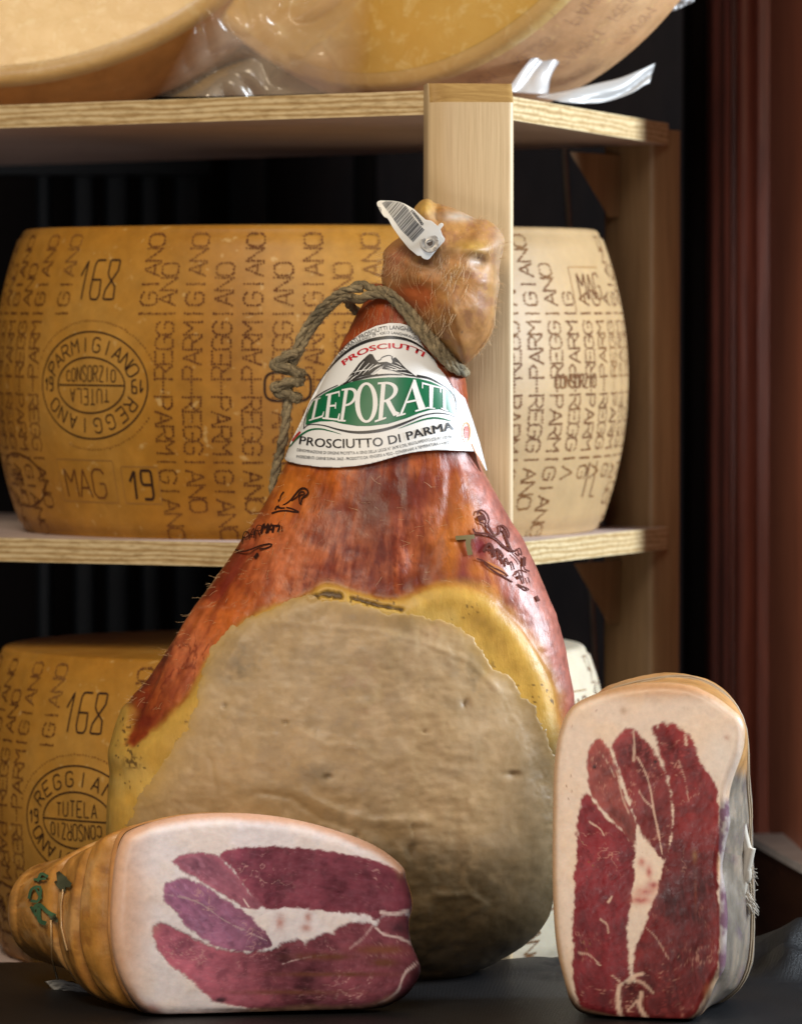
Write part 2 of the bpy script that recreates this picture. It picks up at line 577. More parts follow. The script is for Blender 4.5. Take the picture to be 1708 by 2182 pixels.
def build_wheel(z0, label, turn, flip_seal, tilt, dx=0.0, dy=0.0):
    root = empty('cheese_wheel', label, 'cheese wheel')
    root.location = (WX + dx, WY + dy, z0)
    root.rotation_euler = (tilt, 0, turn)
    # rind
    prof = [(0.0, WH + 0.003)] + [(r, WH + 0.003 * (1 - (r / WR) ** 2)) for r in np.linspace(0.03, WR - 0.006, 8)]
    for a in np.linspace(0, 1, 5):
        ang = math.pi / 2 * (1 - a)
        prof.append((WR - 0.005 + 0.005 * math.cos(ang), WH - 0.005 + 0.005 * math.sin(ang)))
    for h in np.linspace(0.965, 0.035, 26):
        prof.append((wr(h), h * WH))
    for a in np.linspace(0, 1, 5):
        ang = -math.pi / 2 * a
        prof.append((WR - 0.005 + 0.005 * math.cos(ang), 0.005 + 0.005 * math.sin(ang)))
    prof.append((0.0, 0.0))
    n = 160
    V = []; Fc = []
    for r, z in prof:
        for j in range(n):
            a = 2 * math.pi * j / n
            V.append((r * math.sin(a), -r * math.cos(a), z))
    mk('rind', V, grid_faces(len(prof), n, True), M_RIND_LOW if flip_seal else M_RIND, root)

    def at(th0, zz0, off=0.0004):
        def fn(a, b):
            z = zz0 + b
            th = th0 + a / 0.22
            r = wr(min(1, max(0, z / WH))) + off
            return (r * math.sin(th), -r * math.cos(th), z)
        return fn

    def u2th(u):
        th = 0.0
        for _ in range(12):
            dep = WY + 2.9 - 0.223 * math.cos(th)
            x = (u - 854) / F * dep - WX
            th = math.asin(max(-1, min(1, x / 0.223)))
        return th
    def v2z(v):
        return (1163 - v) / (1163 - 472) * WH

    zc = v2z(824)
    g = Geo()
    cols = [(u2th(352) + 0.092 * k, k % 2, True) for k in range(-1, 24)]
    cols[0] = (u2th(312), 1, False)
    cols = [c for c in cols if c[0] < u2th(352) - 0.01 or True]
    cols += [(u2th(352) - 0.092 * k, (k + 1) % 2, True) for k in (6, 7, 8, 9, 10)]
    cols += [(u2th(128), 1, False)]
    adv, lh = 0.00985, 0.0125
    for th, par, full in cols:
        fn = at(th, zc)
        up, dn = ('REGGIANO', 'PARMIGIANO') if par == 0 else ('PARMIGIANO', 'REGGIANO')
        near_plate = th > u2th(1215) and th < u2th(1312)
        if full:
            for pl in glyph_lines('-', lh, adv, 0.0084)[0]:
                dots(g, pl, 0.0021, 0.00090, lambda a, b: fn(-(b - lh / 2), a - 0.0039))
        lines = glyph_lines(up, lh, adv, 0.0084)[0]
        skip = 0
        for pl in lines:
            x0 = pl[:, 0].min()
            if not full and x0 < 3.9 * adv:
                continue
            if near_plate and (x0 > 0.052):
                continue
            dots(g, pl, 0.0021, 0.00090, lambda a, b: fn(-(b - lh / 2), a + 0.006))
        if full:
            for pl in glyph_lines(dn, lh, adv, 0.0084)[0]:
                if near_plate and pl[:, 0].min() > 0.05:
                    continue
                dots(g, pl, 0.0021, 0.00090, lambda a, b: fn((b - lh / 2), -a - 0.006))
    g.obj('dotted_lettering', M_BURN, root)

    # number above the seal
    th = u2th(196)
    g = Geo(); fn = at(th, v2z(632), 0.0005)
    for pl in glyph_lines('168', 0.0265, 0.0132, 0.0102)[0]:
        ribbon(g, pl + np.array([-0.019 + 0.0, 0]), 0.0013, fn, 0.002)
    g.obj('number_mark', M_INK, root)

    # oval seal
    g = Geo(); fn0 = at(th, v2z(820), 0.0005)
    sg = -1.0 if flip_seal else 1.0
    fn = lambda a, b: fn0(sg * a, sg * b)
    A, B, A2, B2 = 0.0485, 0.0362, 0.0305, 0.0188
    tt = np.linspace(0, 2 * math.pi, 73)
    ribbon(g, np.stack([A * np.cos(tt), B * np.sin(tt)], 1), 0.0010, fn)
    ribbon(g, np.stack([A2 * np.cos(tt), B2 * np.sin(tt)], 1), 0.0010, fn)
    ribbon(g, [(-A2, 0), (A2, 0)], 0.0009, fn, 0.003)
    def ring_word(word, a0, a1, h):
        for i, ch in enumerate(word):
            a = math.radians(a0 + (a1 - a0) * i / (len(word) - 1))
            rx, ry = (A + A2) / 2, (B + B2) / 2
            c = np.array([rx * math.cos(a), ry * math.sin(a)])
            nr = np.array([math.cos(a) / rx, math.sin(a) / ry]); nr /= np.linalg.norm(nr)
            tg = np.array([nr[1], -nr[0]])
            for pl in GL[ch]:
                q = np.array([c + tg * (x / 4 - 0.5) * h * 0.66 + nr * (y / 6 - 0.5) * h for x, y in pl])
                ribbon(g, q, 0.0010, fn, 0.002)
    ring_word('PARMIGIANO', 156, 22, 0.0098)
    ring_word('REGGIANO', -28, -150, 0.0098)
    for word, x, y, s in (('19', -0.0455, -0.004, 1), ('19', 0.0455, 0.004, -1)):
        for pl in glyph_lines(word, 0.009, 0.0052, 0.0042)[0]:
            ribbon(g, np.array([x, y]) + s * pl, 0.0011, fn, 0.002)
    for i, ch in enumerate('CONSORZIO'):
        xx = -0.0215 + i * 0.0051
        hh = 0.011 * math.sqrt(max(0.15, 1 - (xx / 0.029) ** 2))
        for pl in GL[ch]:
            ribbon(g, [(xx + a / 4 * 0.0036, 0.0025 + b / 6 * hh) for a, b in pl], 0.0008, fn, 0.002)
    for i, ch in enumerate('TUTELA'):
        xx = -0.0175 + i * 0.0062
        hh = 0.0105 * math.sqrt(max(0.15, 1 - (xx / 0.029) ** 2))
        for pl in GL[ch]:
            ribbon(g, [(-(xx + a / 4 * 0.0042), -(0.0025 + b / 6 * hh)) for a, b in pl], 0.0008, fn, 0.002)
    g.obj('oval_seal', M_INK, root)
    for a0, a1 in ((165, 22), (-30, -112)):
        g = Geo()
        t2 = np.radians(np.linspace(a0, a1, 40))
        dots(g, np.stack([(A + 0.0075) * np.cos(t2), (B + 0.0075) * np.sin(t2)], 1), 0.0026, 0.0006, fn0)
        g.obj('dotted_ring', M_BURN, root)

    # month and year under the seal
    g = Geo(); fn = at(u2th(170), v2z(1068), 0.0005)
    for pl in glyph_lines('MAG', 0.0195, 0.0140, 0.0115)[0]:
        ribbon(g, pl + np.array([-0.021, 0]), 0.0013, fn, 0.002)
    g.obj('month_mark', M_BURN, root)
    g = Geo(); fn = at(u2th(292), v2z(1068), 0.0005)
    for pl in glyph_lines('19', 0.0195, 0.0105, 0.0095)[0]:
        ribbon(g, pl + np.array([-0.011, 0]), 0.0019, fn, 0.002)
    g.obj('year_mark', M_INK, root)
    for th_, hw_, z0_, z1_ in ((u2th(170), 0.028, v2z(1078), v2z(985)), (u2th(290), 0.015, v2z(1078), v2z(997))):
        fn = at(th_, 0, 0.0003)
        g = Geo()
        ribbon(g, [(-hw_, z0_), (hw_, z0_), (hw_, z1_), (-hw_, z1_), (-hw_, z0_)], 0.0007, fn, 0.002)
        g.obj('pressed_frame', M_GROOVE, root)
    g = Geo()
    th_r = u2th(1268)
    fn = at(th_r, 0, 0.0003)
    ribbon(g, [(0.024, v2z(560)), (-0.024, v2z(560)), (-0.024, v2z(660))], 0.0008, fn, 0.002)
    g.obj('pressed_frame', M_GROOVE, root)
    # marks on the far flank
    g = Geo(); fn = at(th_r, v2z(632), 0.0005)
    for pl in glyph_lines('MAG', 0.018, 0.0125, 0.0105)[0]:
        ribbon(g, pl + np.array([-0.015, 0]), 0.0012, fn, 0.002)
    g.obj('flank_mark', M_BURN, root)
    g = Geo()
    fn = at(u2th(1225), v2z(828), 0.0006)
    for pl in glyph_lines('CONSORZIO', 0.0092, 0.0056, 0.0045)[0]:
        ribbon(g, pl + np.array([-0.026, 0]), 0.0011, fn, 0.002)
    g.obj('flank_mark', M_BURN, root)
    g = Geo()
    fn = at(u2th(1272), v2z(1075), 0.0005)
    for pl in glyph_lines('12L', 0.025, 0.0085, 0.0075)[0]:
        ribbon(g, pl + np.array([-0.010, 0]), 0.0011, fn, 0.002)
    g.obj('flank_mark', M_BURN, root)
    # bracket and round casein disc near the middle / left edge
    g = Geo(); fn = at(u2th(615), v2z(820), 0.0006)
    t2 = np.radians(np.linspace(50, 310, 20))
    ribbon(g, np.stack([-0.005 + 0.0105 * np.sign(np.cos(t2)) * np.abs(np.cos(t2)) ** 0.6, 0.0095 * np.sign(np.sin(t2)) * np.abs(np.sin(t2)) ** 0.6], 1), 0.0016, fn)
    t2 = np.radians(np.linspace(-85, 85, 16))
    ribbon(g, np.stack([0.004 + 0.0105 * np.abs(np.cos(t2)) ** 0.6, 0.0095 * np.sign(np.sin(t2)) * np.abs(np.sin(t2)) ** 0.6], 1), 0.0016, fn)
    g.obj('bracket_mark', M_INK, root)
    g = Geo(); fn = at(u2th(28), v2z(1038), 0.0005)
    ribbon(g, np.stack([0.040 * np.cos(tt), 0.0185 * np.sin(tt)], 1), 0.0012, fn)
    for pl in glyph_lines('D1B', 0.011, 0.012, 0.008)[0] + glyph_lines('PR', 0.008, 0.012, 0.007)[0]:
        ribbon(g, pl + np.array([-0.014, -0.004]), 0.0011, fn, 0.002)
    g.obj('round_plaque', M_BURN, root)
    return root

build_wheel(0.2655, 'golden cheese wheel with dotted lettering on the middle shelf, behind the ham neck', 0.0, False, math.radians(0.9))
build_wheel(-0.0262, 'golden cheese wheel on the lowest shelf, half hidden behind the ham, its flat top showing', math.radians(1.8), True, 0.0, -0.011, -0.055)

# ------------------------------------------------------------------ shelf unit
shelf = empty('display_shelf', 'pale plywood corner shelf unit with a chamfered pine post in front', 'shelf')
cA = np.array([0.0438, 0.10]); sV = np.array([0.150, 0.41]); fV = np.array([-0.6438, 0.367])
for z1, th in ((0.5578, 0.0155), (0.2650, 0.0160), (-0.0266, 0.0160)):
    g = Geo()
    pts = [cA, cA + sV, cA + sV * 1.12 + fV * 1.05, cA + fV]
    if z1 < 0:
        pts = [cA + np.array([0, 0.03]), cA + sV, cA + sV * 1.12 + fV * 1.05, cA + fV]
    prism(g, [tuple(p) for p in pts], z1 - th, z1)
    g.obj('shelf_board', M_PLY, shelf, smooth=False)

# front post: rounded long edges, chamfered head
def build_post():
    yaw = math.radians(6)
    hx, hy = 0.0268, 0.019
    xc = (997 - 854) / F * 2.985; yc = 0.080
    prof = []
    def arc(cx, cy, r, a0, a1, n):
        for a in np.linspace(a0, a1, n):
            prof.append((cx + r * math.cos(math.radians(a)), cy + r * math.sin(math.radians(a))))
    arc(hx - 0.003, hy - 0.003, 0.003, 0, 90, 4)
    arc(-hx + 0.003, hy - 0.003, 0.003, 90, 180, 4)
    prof.append((-hx, -hy + 0.012))
    arc(-hx + 0.0165, -hy + 0.012, 0.0, 0, 0, 1) if False else None
    for t in np.linspace(0.1, 1, 9):                      # cove between left face and front
        prof.append((-hx + 0.0165 * (1 - math.cos(t * math.pi / 2)), -hy + 0.012 - 0.012 * math.sin(t * math.pi / 2)))
    arc(hx - 0.004, -hy + 0.004, 0.004, -90, 0, 6)
    c, s = math.cos(yaw), math.sin(yaw)
    zt = 0.375 + (800 - 181) / F * 2.985
    rows = []
    P = np.array(prof)
    n = len(P)
    V = []; Fc = []
    zb = -0.0266
    def row(scale_front, z):
        for x, y in P:
            yy = y
            if scale_front > 0:
                yy = max(y, -hy + scale_front)
            V.append((xc + c * x - s * yy, yc + s * x + c * yy, z))
    row(0, zb); row(0, zt - 0.0125); row(0.0125, zt - 0.0001)
    for i in range(2):
        for j in range(n):
            Fc.append((i * n + j, i * n + (j + 1) % n, (i + 1) * n + (j + 1) % n, (i + 1) * n + j))
    Fc.append(tuple(range(2 * n, 3 * n)))
    o = mk('post', V, Fc, M_PINE, shelf, True, sharp=math.radians(28))
    o.data.materials.append(M_END)
    for p in o.data.polygons:
        ctr = p.center
        if ctr.z > zt - 0.012 and p.normal.z > 0.2:
            p.material_index = 1
build_post()
# rear leg and braces
xl, yl = (1384 - 854) / F * 3.39, 0.505
g = Geo()
yawl = math.radians(38)
c_, s_ = math.cos(yawl), math.sin(yawl)
hx_, hy_ = 0.0215, 0.0155
corner = np.array([xl, yl])
ctr = corner + np.array([c_ * -hx_ - s_ * hy_ * -0 , 0]) * 0
# nearest corner of the leg stands at (xl, yl)
ctr = corner - np.array([c_ * hx_ - s_ * (-hy_), s_ * hx_ + c_ * (-hy_)]) * np.array([1, 1])
ctr = corner + np.array([-(c_ * 0) + s_ * 0, 0]) + np.array([-0.0035, 0.0265])
box_geo(g, ctr[0], ctr[1], -0.0266, 0.375 + (800 - 279) / F * 3.43, 0.0185, 0.0225, math.radians(52), 0.004)
g.obj('post', M_LEG, shelf, smooth=True, sharp=math.radians(40))
for (ua, va), (ub, vb), (uc_, vc) in (((1213, 322), (1345, 318), (1296, 462)), ((1222, 1200), (1345, 1170), (1296, 1330))):
    g = Geo()
    zt = W(ua, va, 0.47)[2]
    A = W(ua, va, 0.47); Bp = W(ub, va, 0.53); Cc = W(uc_, vc, 0.51)
    zt = min(A[2], 0.5425) if va < 800 else min(A[2], 0.2492)
    bot = W(uc_ + 45, vc - 0, 0.53)
    front = [(A[0], A[1], zt - 0.0003), (Bp[0], Bp[1], zt - 0.0003), (bot[0], bot[1], bot[2]), (Cc[0], Cc[1], Cc[2])]
    off = np.array([0.012, 0.02, 0])
    back = [tuple(np.array(p) + off) for p in front]
    g.add(front + back, [(0, 1, 2, 3), (4, 7, 6, 5), (0, 4, 5, 1), (1, 5, 6, 2), (2, 6, 7, 3), (3, 7, 4, 0)])
    g.obj('brace', M_LEG, shelf, smooth=False)

# ------------------------------------------------------------------ background
g = Geo(); prism(g, [(-1.4, 1.25), (0.9, 1.25), (0.9, 1.29), (-1.4, 1.29)], -0.6, 1.6)
tag(g.obj('back_panel', M_DARK, None, smooth=False), 'very dark brown panelled wall in the gloom behind the shelves', 'wall')
for u, wpx in ((92, 0.012), (178, 0.018), (248, 0.020), (320, 0.016), (398, 0.022), (528, 0.032), (778, 0.02)):
    g = Geo()
    x = (u - 854) / F * 3.98
    box_geo(g, x, 1.1, -0.6, 1.6, wpx / 2, 0.012, 0, 0.003)
    tag(g.obj('metal_bar', M_BAR, None, sharp=math.radians(40)), 'blue-black upright bar in the gloom behind the shelves', 'bar', 'dark upright bars behind the shelves')
g = Geo()
prism(g, [(-0.9, 1.02), (-0.16, 1.02), (-0.16, 1.06), (-0.9, 1.06)], 0.375 + (800 - 372) / F * 3.92, 0.375 + (800 - 330) / F * 3.92 + 0.03)
tag(g.obj('cross_rail', M_BAR, None, smooth=False), 'blue-black horizontal rail under the top shelf, across the upright bars', 'rail')
g = Geo()
tube(g, [W(1196, 250, 0.62), W(1232, 800, 0.62), W(1266, 1420, 0.62), W(1285, 1800, 0.62)], 0.0026, 10)
tag(g.obj('metal_rod', M_STEEL, None), 'thin grey metal rod standing upright behind the pine post', 'rod')

# mahogany door frame on the right
frame = empty('door_frame', 'polished mahogany frame with stepped upright mouldings at the edge of the display', 'door frame')
def pane_strip(name, prof, z0, z1, mat):
    """Extruded moulding: prof is a list of (u, y)."""
    g = Geo()
    xy = [((u - 854) / F * (y + 2.9), y) for u, y in prof]
    back = [(xy[-1][0] + 0.02, max(p[1] for p in xy) + 0.05), (xy[0][0], max(p[1] for p in xy) + 0.05)]
    prism(g, xy + back, z0, z1)
    return g.obj(name, mat, frame, smooth=False)
pane_strip('dark_stile', [(1462, 0.90), (1472, 0.885), (1500, 0.885), (1508, 0.90), (1514, 0.91)], -0.5, 1.4, M_DARK)
pane_strip('moulding', [(1512, 0.84), (1517, 0.825), (1534, 0.82), (1540, 0.83)], -0.5, 1.4, M_MAHO)
pts = [(1536, 0.79), (1541, 0.775), (1553, 0.770), (1558, 0.785), (1563, 0.785)]
for a in np.linspace(180, 360, 9):
    pts.append((1588 + 22 * math.cos(math.radians(a)), 0.775 + 0.010 * math.sin(math.radians(a))))
pts += [(1614, 0.778), (1652, 0.775)]
pane_strip('moulding', pts, -0.5, 1.4, M_MAHO)
pane_strip('door_panel', [(1646, 0.735), (1690, 0.60), (1730, 0.48), (1757, 0.40)], 0.02, 1.4, M_MAHO_PALE)
# sill running towards the viewer
g = Geo()
s0 = W(1598, 1797, 0.66); s1 = W(1760, 1893, 0.28)
dirv = (s1 - s0); dirv[2] = 0; dirv /= np.linalg.norm(dirv)
zt = 0.0265
a = np.array([0.2625, 0.66]); b = np.array([0.3000, 0.28]); r_ = np.array([0.10, 0.01])
prism(g, [tuple(a), tuple(b), tuple(b + r_), tuple(a + r_)], zt - 0.006, zt)
g.obj('sill_top', M_SILL, frame, smooth=False)
g = Geo()
prism(g, [tuple(a + [0.003, -0.001]), tuple(b + [0.003, 0]), tuple(b + r_), tuple(a + r_)], -0.5, zt - 0.0062)
g.obj('sill_face', wood('dark_mahogany', (0.045, 0.018, 0.011), (0.028, 0.011, 0.007), (10, 2, 10), 0.5, 1.0, 0.2), frame, smooth=False)

# ------------------------------------------------------------------ table cloth
def cloth():
    m, nt, b = newmat('black_cloth')
    tc = coords(nt, (1, 1, 1))
    w1 = nd(nt, 'ShaderNodeTexWave', wave_type='BANDS', bands_direction='X')
    w1.inputs['Scale'].default_value = 380; w1.inputs['Distortion'].default_value = 0.4
    w2 = nd(nt, 'ShaderNodeTexWave', wave_type='BANDS', bands_direction='Y')
    w2.inputs['Scale'].default_value = 380; w2.inputs['Distortion'].default_value = 0.4
    nt.links.new(tc, w1.inputs['Vector']); nt.links.new(tc, w2.inputs['Vector'])
    mx = mixn(nt, w1.outputs['Color'], w2.outputs['Color'], 0.5)
    nz = noise(nt, tc, 12, 4)
    c = ramp(nt, nz, [(0.3, (0.006, 0.006, 0.007)), (0.7, (0.011, 0.011, 0.012))])
    nt.links.new(c, b.inputs['Base Color'])
    b.inputs['Roughness'].default_value = 0.4
    b.inputs['Specular IOR Level'].default_value = 0.3
    bump(nt, b, [(mx, 0.0006, 0.6)])
    nx, ny = 260, 150
    xs = np.linspace(-0.75, 0.62, nx)
    ys = np.concatenate([np.linspace(-0.75, 0.095, ny - 12), 0.095 + 0.004 * np.ones(12)])
    V = []
    for j, y in enumerate(ys):
        for x in xs:
            z = 0.0 + 0.0010 * (vnoise(np.array([x * 9]), np.array([y * 9]), 2)[0] - 0.5)
            hump = math.exp(-((y - 0.055) / 0.030) ** 2) * (0.010 * sst(0.02, 0.10, np.array(x)) + 0.016 * sst(0.16, 0.25, np.array(x)))
            fold = 0.007 * math.exp(-((y + 0.03 - 0.35 * (x - 0.12)) / 0.014) ** 2) * float(sst(0.16, 0.24, np.array(x)))
            fx_ = max(float(sst(0.235, 0.28, np.array(x))) * float(sst(-0.2, -0.05, np.array(y))), float(sst(-0.02, 0.03, np.array(y))) * float(sst(0.06, 0.13, np.array(x))))
            z += hump + fold + fx_ * 0.040 * (fbm(np.array([x * 17 + y * 9]), np.array([y * 22 - x * 8]), 3, 3)[0] - 0.45)
            yy = y
            if j >= ny - 12:
                k = j - (ny - 12)
                z -= 0.03 * (k + 1)
            V.append((x, yy, z - 0.0008))
    o = mk('tablecloth', V, grid_faces(ny, nx), m, None)
    tag(o, 'black woven cloth rumpled over the table under the hams', 'tablecloth')
cloth()

# ------------------------------------------------------------------ the whole ham
HYC = 0.035
vk = np.array([600, 640, 700, 760, 870, 985, 1050, 1100, 1200, 1300, 1350, 1400, 1450, 1475, 1500, 1550, 1600, 1700, 1780, 1900, 1980, 2030, 2065, 2085, 2094], float)
lk = np.array([800, 776, 745, 716, 662, 612, 582, 549, 480, 408, 377, 345, 312, 288, 270, 252, 240, 228, 226, 236, 272, 322, 390, 470, 560], float)
vr = np.array([600, 640, 700, 760, 870, 985, 1050, 1100, 1150, 1200, 1300, 1400, 1480, 1560, 1700, 1850, 1945, 1980, 2010, 2050, 2075, 2088, 2094], float)
rk = np.array([930, 945, 968, 983, 1000, 1022, 1056, 1083, 1114, 1140, 1181, 1208, 1222, 1226, 1216, 1192, 1170, 1148, 1115, 1050, 985, 920, 850], float)
vd = np.array([600, 700, 870, 985, 1100, 1250, 1400, 1600, 1800, 1950, 2040, 2080, 2094], float)
dk = np.array([0.022, 0.026, 0.036, 0.043, 0.052, 0.061, 0.069, 0.077, 0.078, 0.070, 0.052, 0.034, 0.024])
def hamL(v): return np.interp(v, vk, lk)
def hamR(v): return np.interp(v, vr, rk)
def smooth_tab(f):
    vv = np.linspace(590, 2100, 400)
    a = f(vv)
    k = np.ones(9) / 9
    b = np.convolve(np.pad(a, 4, mode='edge'), k, 'valid')
    w_ = sst(2040, 2020, vv) if False else np.clip((2060 - vv) / 40, 0, 1)
    b = b * w_ + a * (1 - w_)
    return lambda v: np.interp(v, vv, b)
hamL = smooth_tab(hamL); hamR = smooth_tab(hamR)
_vv = np.linspace(590, 2100, 400); _dd = np.interp(_vv, vd, dk)
_dd = np.convolve(np.pad(_dd, 15, mode='edge'), np.hanning(33)[1:-1] / np.hanning(33)[1:-1].sum(), 'valid')
hamD = lambda v: np.interp(v, _vv, _dd)
hamE = lambda v: np.interp(v, [600, 1000, 1300, 1700], [1.0, 0.95, 0.72, 0.62])

def ham_y(u, v):
    c = (hamL(v) + hamR(v)) / 2; h = (hamR(v) - hamL(v)) / 2
    t = np.clip((u - c) / h, -0.9999, 0.9999)
    return HYC - hamD(v) * (1 - t * t) ** (0.5 * hamE(v))

def slope_off(f, u, v, off):
    """Push off measured square to the surface instead of along y."""
    s_ = (f(u + 1.0, v) - f(u - 1.0, v)) / (2.0 / F * 2.85)
    return off * np.minimum(np.sqrt(1 + s_ * s_), 5.0)

def ham_pt(u, v, off=0.0004):
    return W(u, v, ham_y(u, v) - slope_off(ham_y, u, v, off))

ham = empty('cured_ham', 'whole cured ham standing on end, lard smeared over its cut side', 'ham')
RZ = zoomer(240, 1080, 1160 / 1708)
LARD = catmull(RZ([(40, 1430), (85, 1330), (130, 1230), (200, 1130), (290, 1010), (345, 900), (368, 745), (400, 680), (440, 640), (520, 590), (600, 558), (690, 515), (745, 508), (770, 530), (860, 537), (900, 545), (980, 560), (1090, 577), (1180, 588), (1260, 620), (1330, 690), (1380, 760), (1440, 790), (1490, 860), (1530, 920), (1562, 990), (1592, 1070), (1616, 1150), (1660, 1280), (1680, 1500), (1600, 1800), (1200, 1980), (700, 1980), (300, 1800), (60, 1560)]), 220)
FAT = catmull(RZ([(-250, 900), (92, 880), (92, 1035), (160, 1012), (230, 945), (300, 875), (350, 800), (385, 740), (520, 590), (680, 525), (740, 497), (785, 468), (830, 473), (900, 500), (1000, 520), (1060, 520), (1130, 490), (1200, 470), (1280, 473), (1370, 508), (1420, 560), (1480, 620), (1545, 720), (1600, 830), (1622, 960), (1700, 1300), (1700, 2000), (-250, 2000)]), 220)
FLANK = catmull(RZ([(1270, -40), (1290, 90), (1345, 260), (1370, 380), (1410, 500), (1455, 580), (1560, 715), (1630, 900), (1640, 1100), (1900, 1100), (1900, -40)]), 120)

def build_ham():
    vrow = np.concatenate([np.linspace(604, 2040, 400), np.linspace(2044, 2094, 18)])
    nF, nB = 300, 70
    phF = np.linspace(0, math.pi, nF)
    U = []; Vv = []; P = []
    for v in vrow:
        c = (hamL(v) + hamR(v)) / 2; h = (hamR(v) - hamL(v)) / 2
        t = -np.cos(phF)
        u = c + h * t
        y = HYC - hamD(v) * np.maximum(1 - t * t, 0) ** (0.5 * hamE(v))
        pf = W(u, np.full(nF, v), y)
        tb = np.cos(np.linspace(0, math.pi, nB + 2)[1:-1])
        base = W(c + h * tb, np.full(nB, v), HYC)
        base[:, 1] += 0.75 * hamD(v) * np.maximum(1 - tb * tb, 0) ** 0.4
        P.append(np.vstack([pf, base])); U.append(np.concatenate([u, c + h * tb])); Vv.append(np.full(nF + nB, v))
    nC = nF + nB; nR = len(vrow)
    P = np.array(P); U = np.array(U); Vv = np.array(Vv)
    front = np.zeros((nR, nC), bool); front[:, :nF] = True
    px = np.stack([U.ravel(), Vv.ravel()], 1)
    u, v = px[:, 0], px[:, 1]
    # outward normals from the grid
    du = np.roll(P, -1, 1) - np.roll(P, 1, 1); dv = np.gradient(P, axis=0)
    N = np.cross(du, dv); N /= np.maximum(np.linalg.norm(N, axis=2), 1e-12)[..., None]
    if N[200, nF // 2, 1] > 0:
        N = -N
    dl = sdist(px, LARD); df_ = sdist(px, FAT); dk_ = sdist(px, FLANK)
    # polar flow from the shank
    ang = np.arctan2(u - 880, v - 480); rad = np.hypot(u - 880, v - 480)
    flow = fbm(ang * 26, rad / 130, 5, 1)
    fine = fbm(ang * 95, rad / 38, 4, 2)
    big = fbm(u / 110, v / 110, 4, 3)
    med = fbm(u / 38, v / 38, 4, 4)
    # relief of the skin
    disp = 0.0007 * (flow - 0.5) + 0.0002 * (fine - 0.5) + 0.0008 * (med - 0.5) + 0.004 * (big - 0.5)
    gz = lambda x, y, sx, sy: np.exp(-((u - x) / sx) ** 2 - ((v - y) / sy) ** 2)
    disp += 0.004 * gz(840, 1130, 60, 80) - 0.004 * gz(890, 1195, 30, 45) + 0.003 * gz(700, 1160, 60, 60)
    for line, dep, wd in (([(445, 1215), (380, 1330), (330, 1440), (290, 1520)], 0.002, 9), ([(840, 1000), (850, 1080), (880, 1190), (860, 1250)], 0.0011, 18),
                          ([(960, 1000), (955, 1080), (930, 1160), (900, 1240)], 0.0009, 12), ([(560, 1110), (520, 1190), (450, 1290)], 0.0015, 8),):
        d = ldist(px, np.array(line))
        disp -= dep * np.exp(-(d / wd) ** 2)
    fatness = sst(-6, 10, df_)
    disp = disp * (1 - 0.5 * fatness) + 0.003 * fatness * np.exp(-((df_ - 30) / 30) ** 2)
    disp *= np.where(front.ravel(), 1, 0.3)
    # pigment, with shade painted in low down
    c = np.zeros((len(u), 3))
    deep = np.array([0.175, 0.021, 0.005]); orange = np.array([0.46, 0.105, 0.012]); salmon = np.array([0.40, 0.100, 0.040])
    m = np.clip((flow - 0.5) * 1.5 + (big - 0.5) * 2.2 + (med - 0.5) * 1.0 + 0.45, 0, 1)
    c = deep + (orange - deep) * m[:, None]
    sal = np.clip(gz(640, 1190, 130, 90) + gz(870, 1130, 60, 100) * 1.1 + gz(400, 1400, 60, 130) + 0.6 * gz(760, 1170, 60, 80), 0, 1) * sst(0.30, 0.58, big * 0.4 + med * 0.3 + fine * 0.3)
    c = mixc(c, salmon * [1.25, 1.45, 1.45], sal * 0.9)
    c = c * np.clip(1 + 0.45 * (fine - 0.5) + 0.45 * (fbm(u / 9, v / 6, 3, 5) - 0.5), 0.45, 1.6)[:, None]
    rid = np.abs(fbm(ang * 30 + 5, rad / 75, 4, 7) - 0.5)
    c = mixc(c, (0.12, 0.015, 0.006), sst(0.030, 0.006, rid) * sst(0.45, 0.62, fbm(u / 60, v / 60, 3, 6)) * 0.7)
    lite = sst(0.60, 0.78, fbm(u / 16, v / 11, 4, 1)) * sst(0.42, 0.6, big)
    c = mixc(c, (0.50, 0.19, 0.095), lite * 0.4)
    amb = np.clip(gz(1000, 1150, 80, 120) + gz(620, 1040, 60, 60) * 0.7 + gz(1040, 1220, 60, 60), 0, 1)
    c = mixc(c, (0.56, 0.19, 0.022), amb * (0.4 + 0.5 * big))
    red = np.clip(sst(0.56, 0.72, fbm(ang * 34, rad / 90, 4, 6)), 0, 1)
    c = mixc(c, (0.15, 0.018, 0.010), red * 0.5)
    dkp = gz(880, 1240, 26, 26) * 0.9 + np.exp(-((u - hamL(v) - 4) / 10) ** 2) * (v < 1520) * 0.5 * sst(0.4, 0.6, med) + gz(350, 1400, 14, 120) * 0.6 * sst(0.4, 0.6, med) + gz(840, 1085, 50, 40) * 0.4 + gz(835, 1045, 80, 45) * (0.25 + 0.9 * med) + gz(795, 1110, 40, 70) * (0.2 + 0.9 * med) + gz(300, 1510, 40, 50) * 0.5
    c = mixc(c, (0.105, 0.016, 0.007), np.clip(dkp, 0, 0.9))
    neck = sst(1000, 760, v)
    c = mixc(c, (0.30, 0.055, 0.016), neck * 0.7)
    fl = sst(-10, 18, dk_ + 22 * (fine - 0.5))
    pale = np.array([0.34, 0.105, 0.070]) * (0.45 + 1.1 * fbm(u / 7, v / 15, 4, 2))[:, None]
    c = c * (1 - fl[:, None]) + pale * fl[:, None]
    stain = np.clip(gz(1022, 1165, 30, 40) * 0.9 + gz(985, 1215, 16, 50) * 0.7 + gz(1072, 1302, 16, 30) + gz(1010, 1240, 50, 16) * 0.6, 0, 0.9)
    c = mixc(c, (0.15, 0.010, 0.022), stain)
    # fat
    fw = 7 + 22 * sst(880, 1000, u)
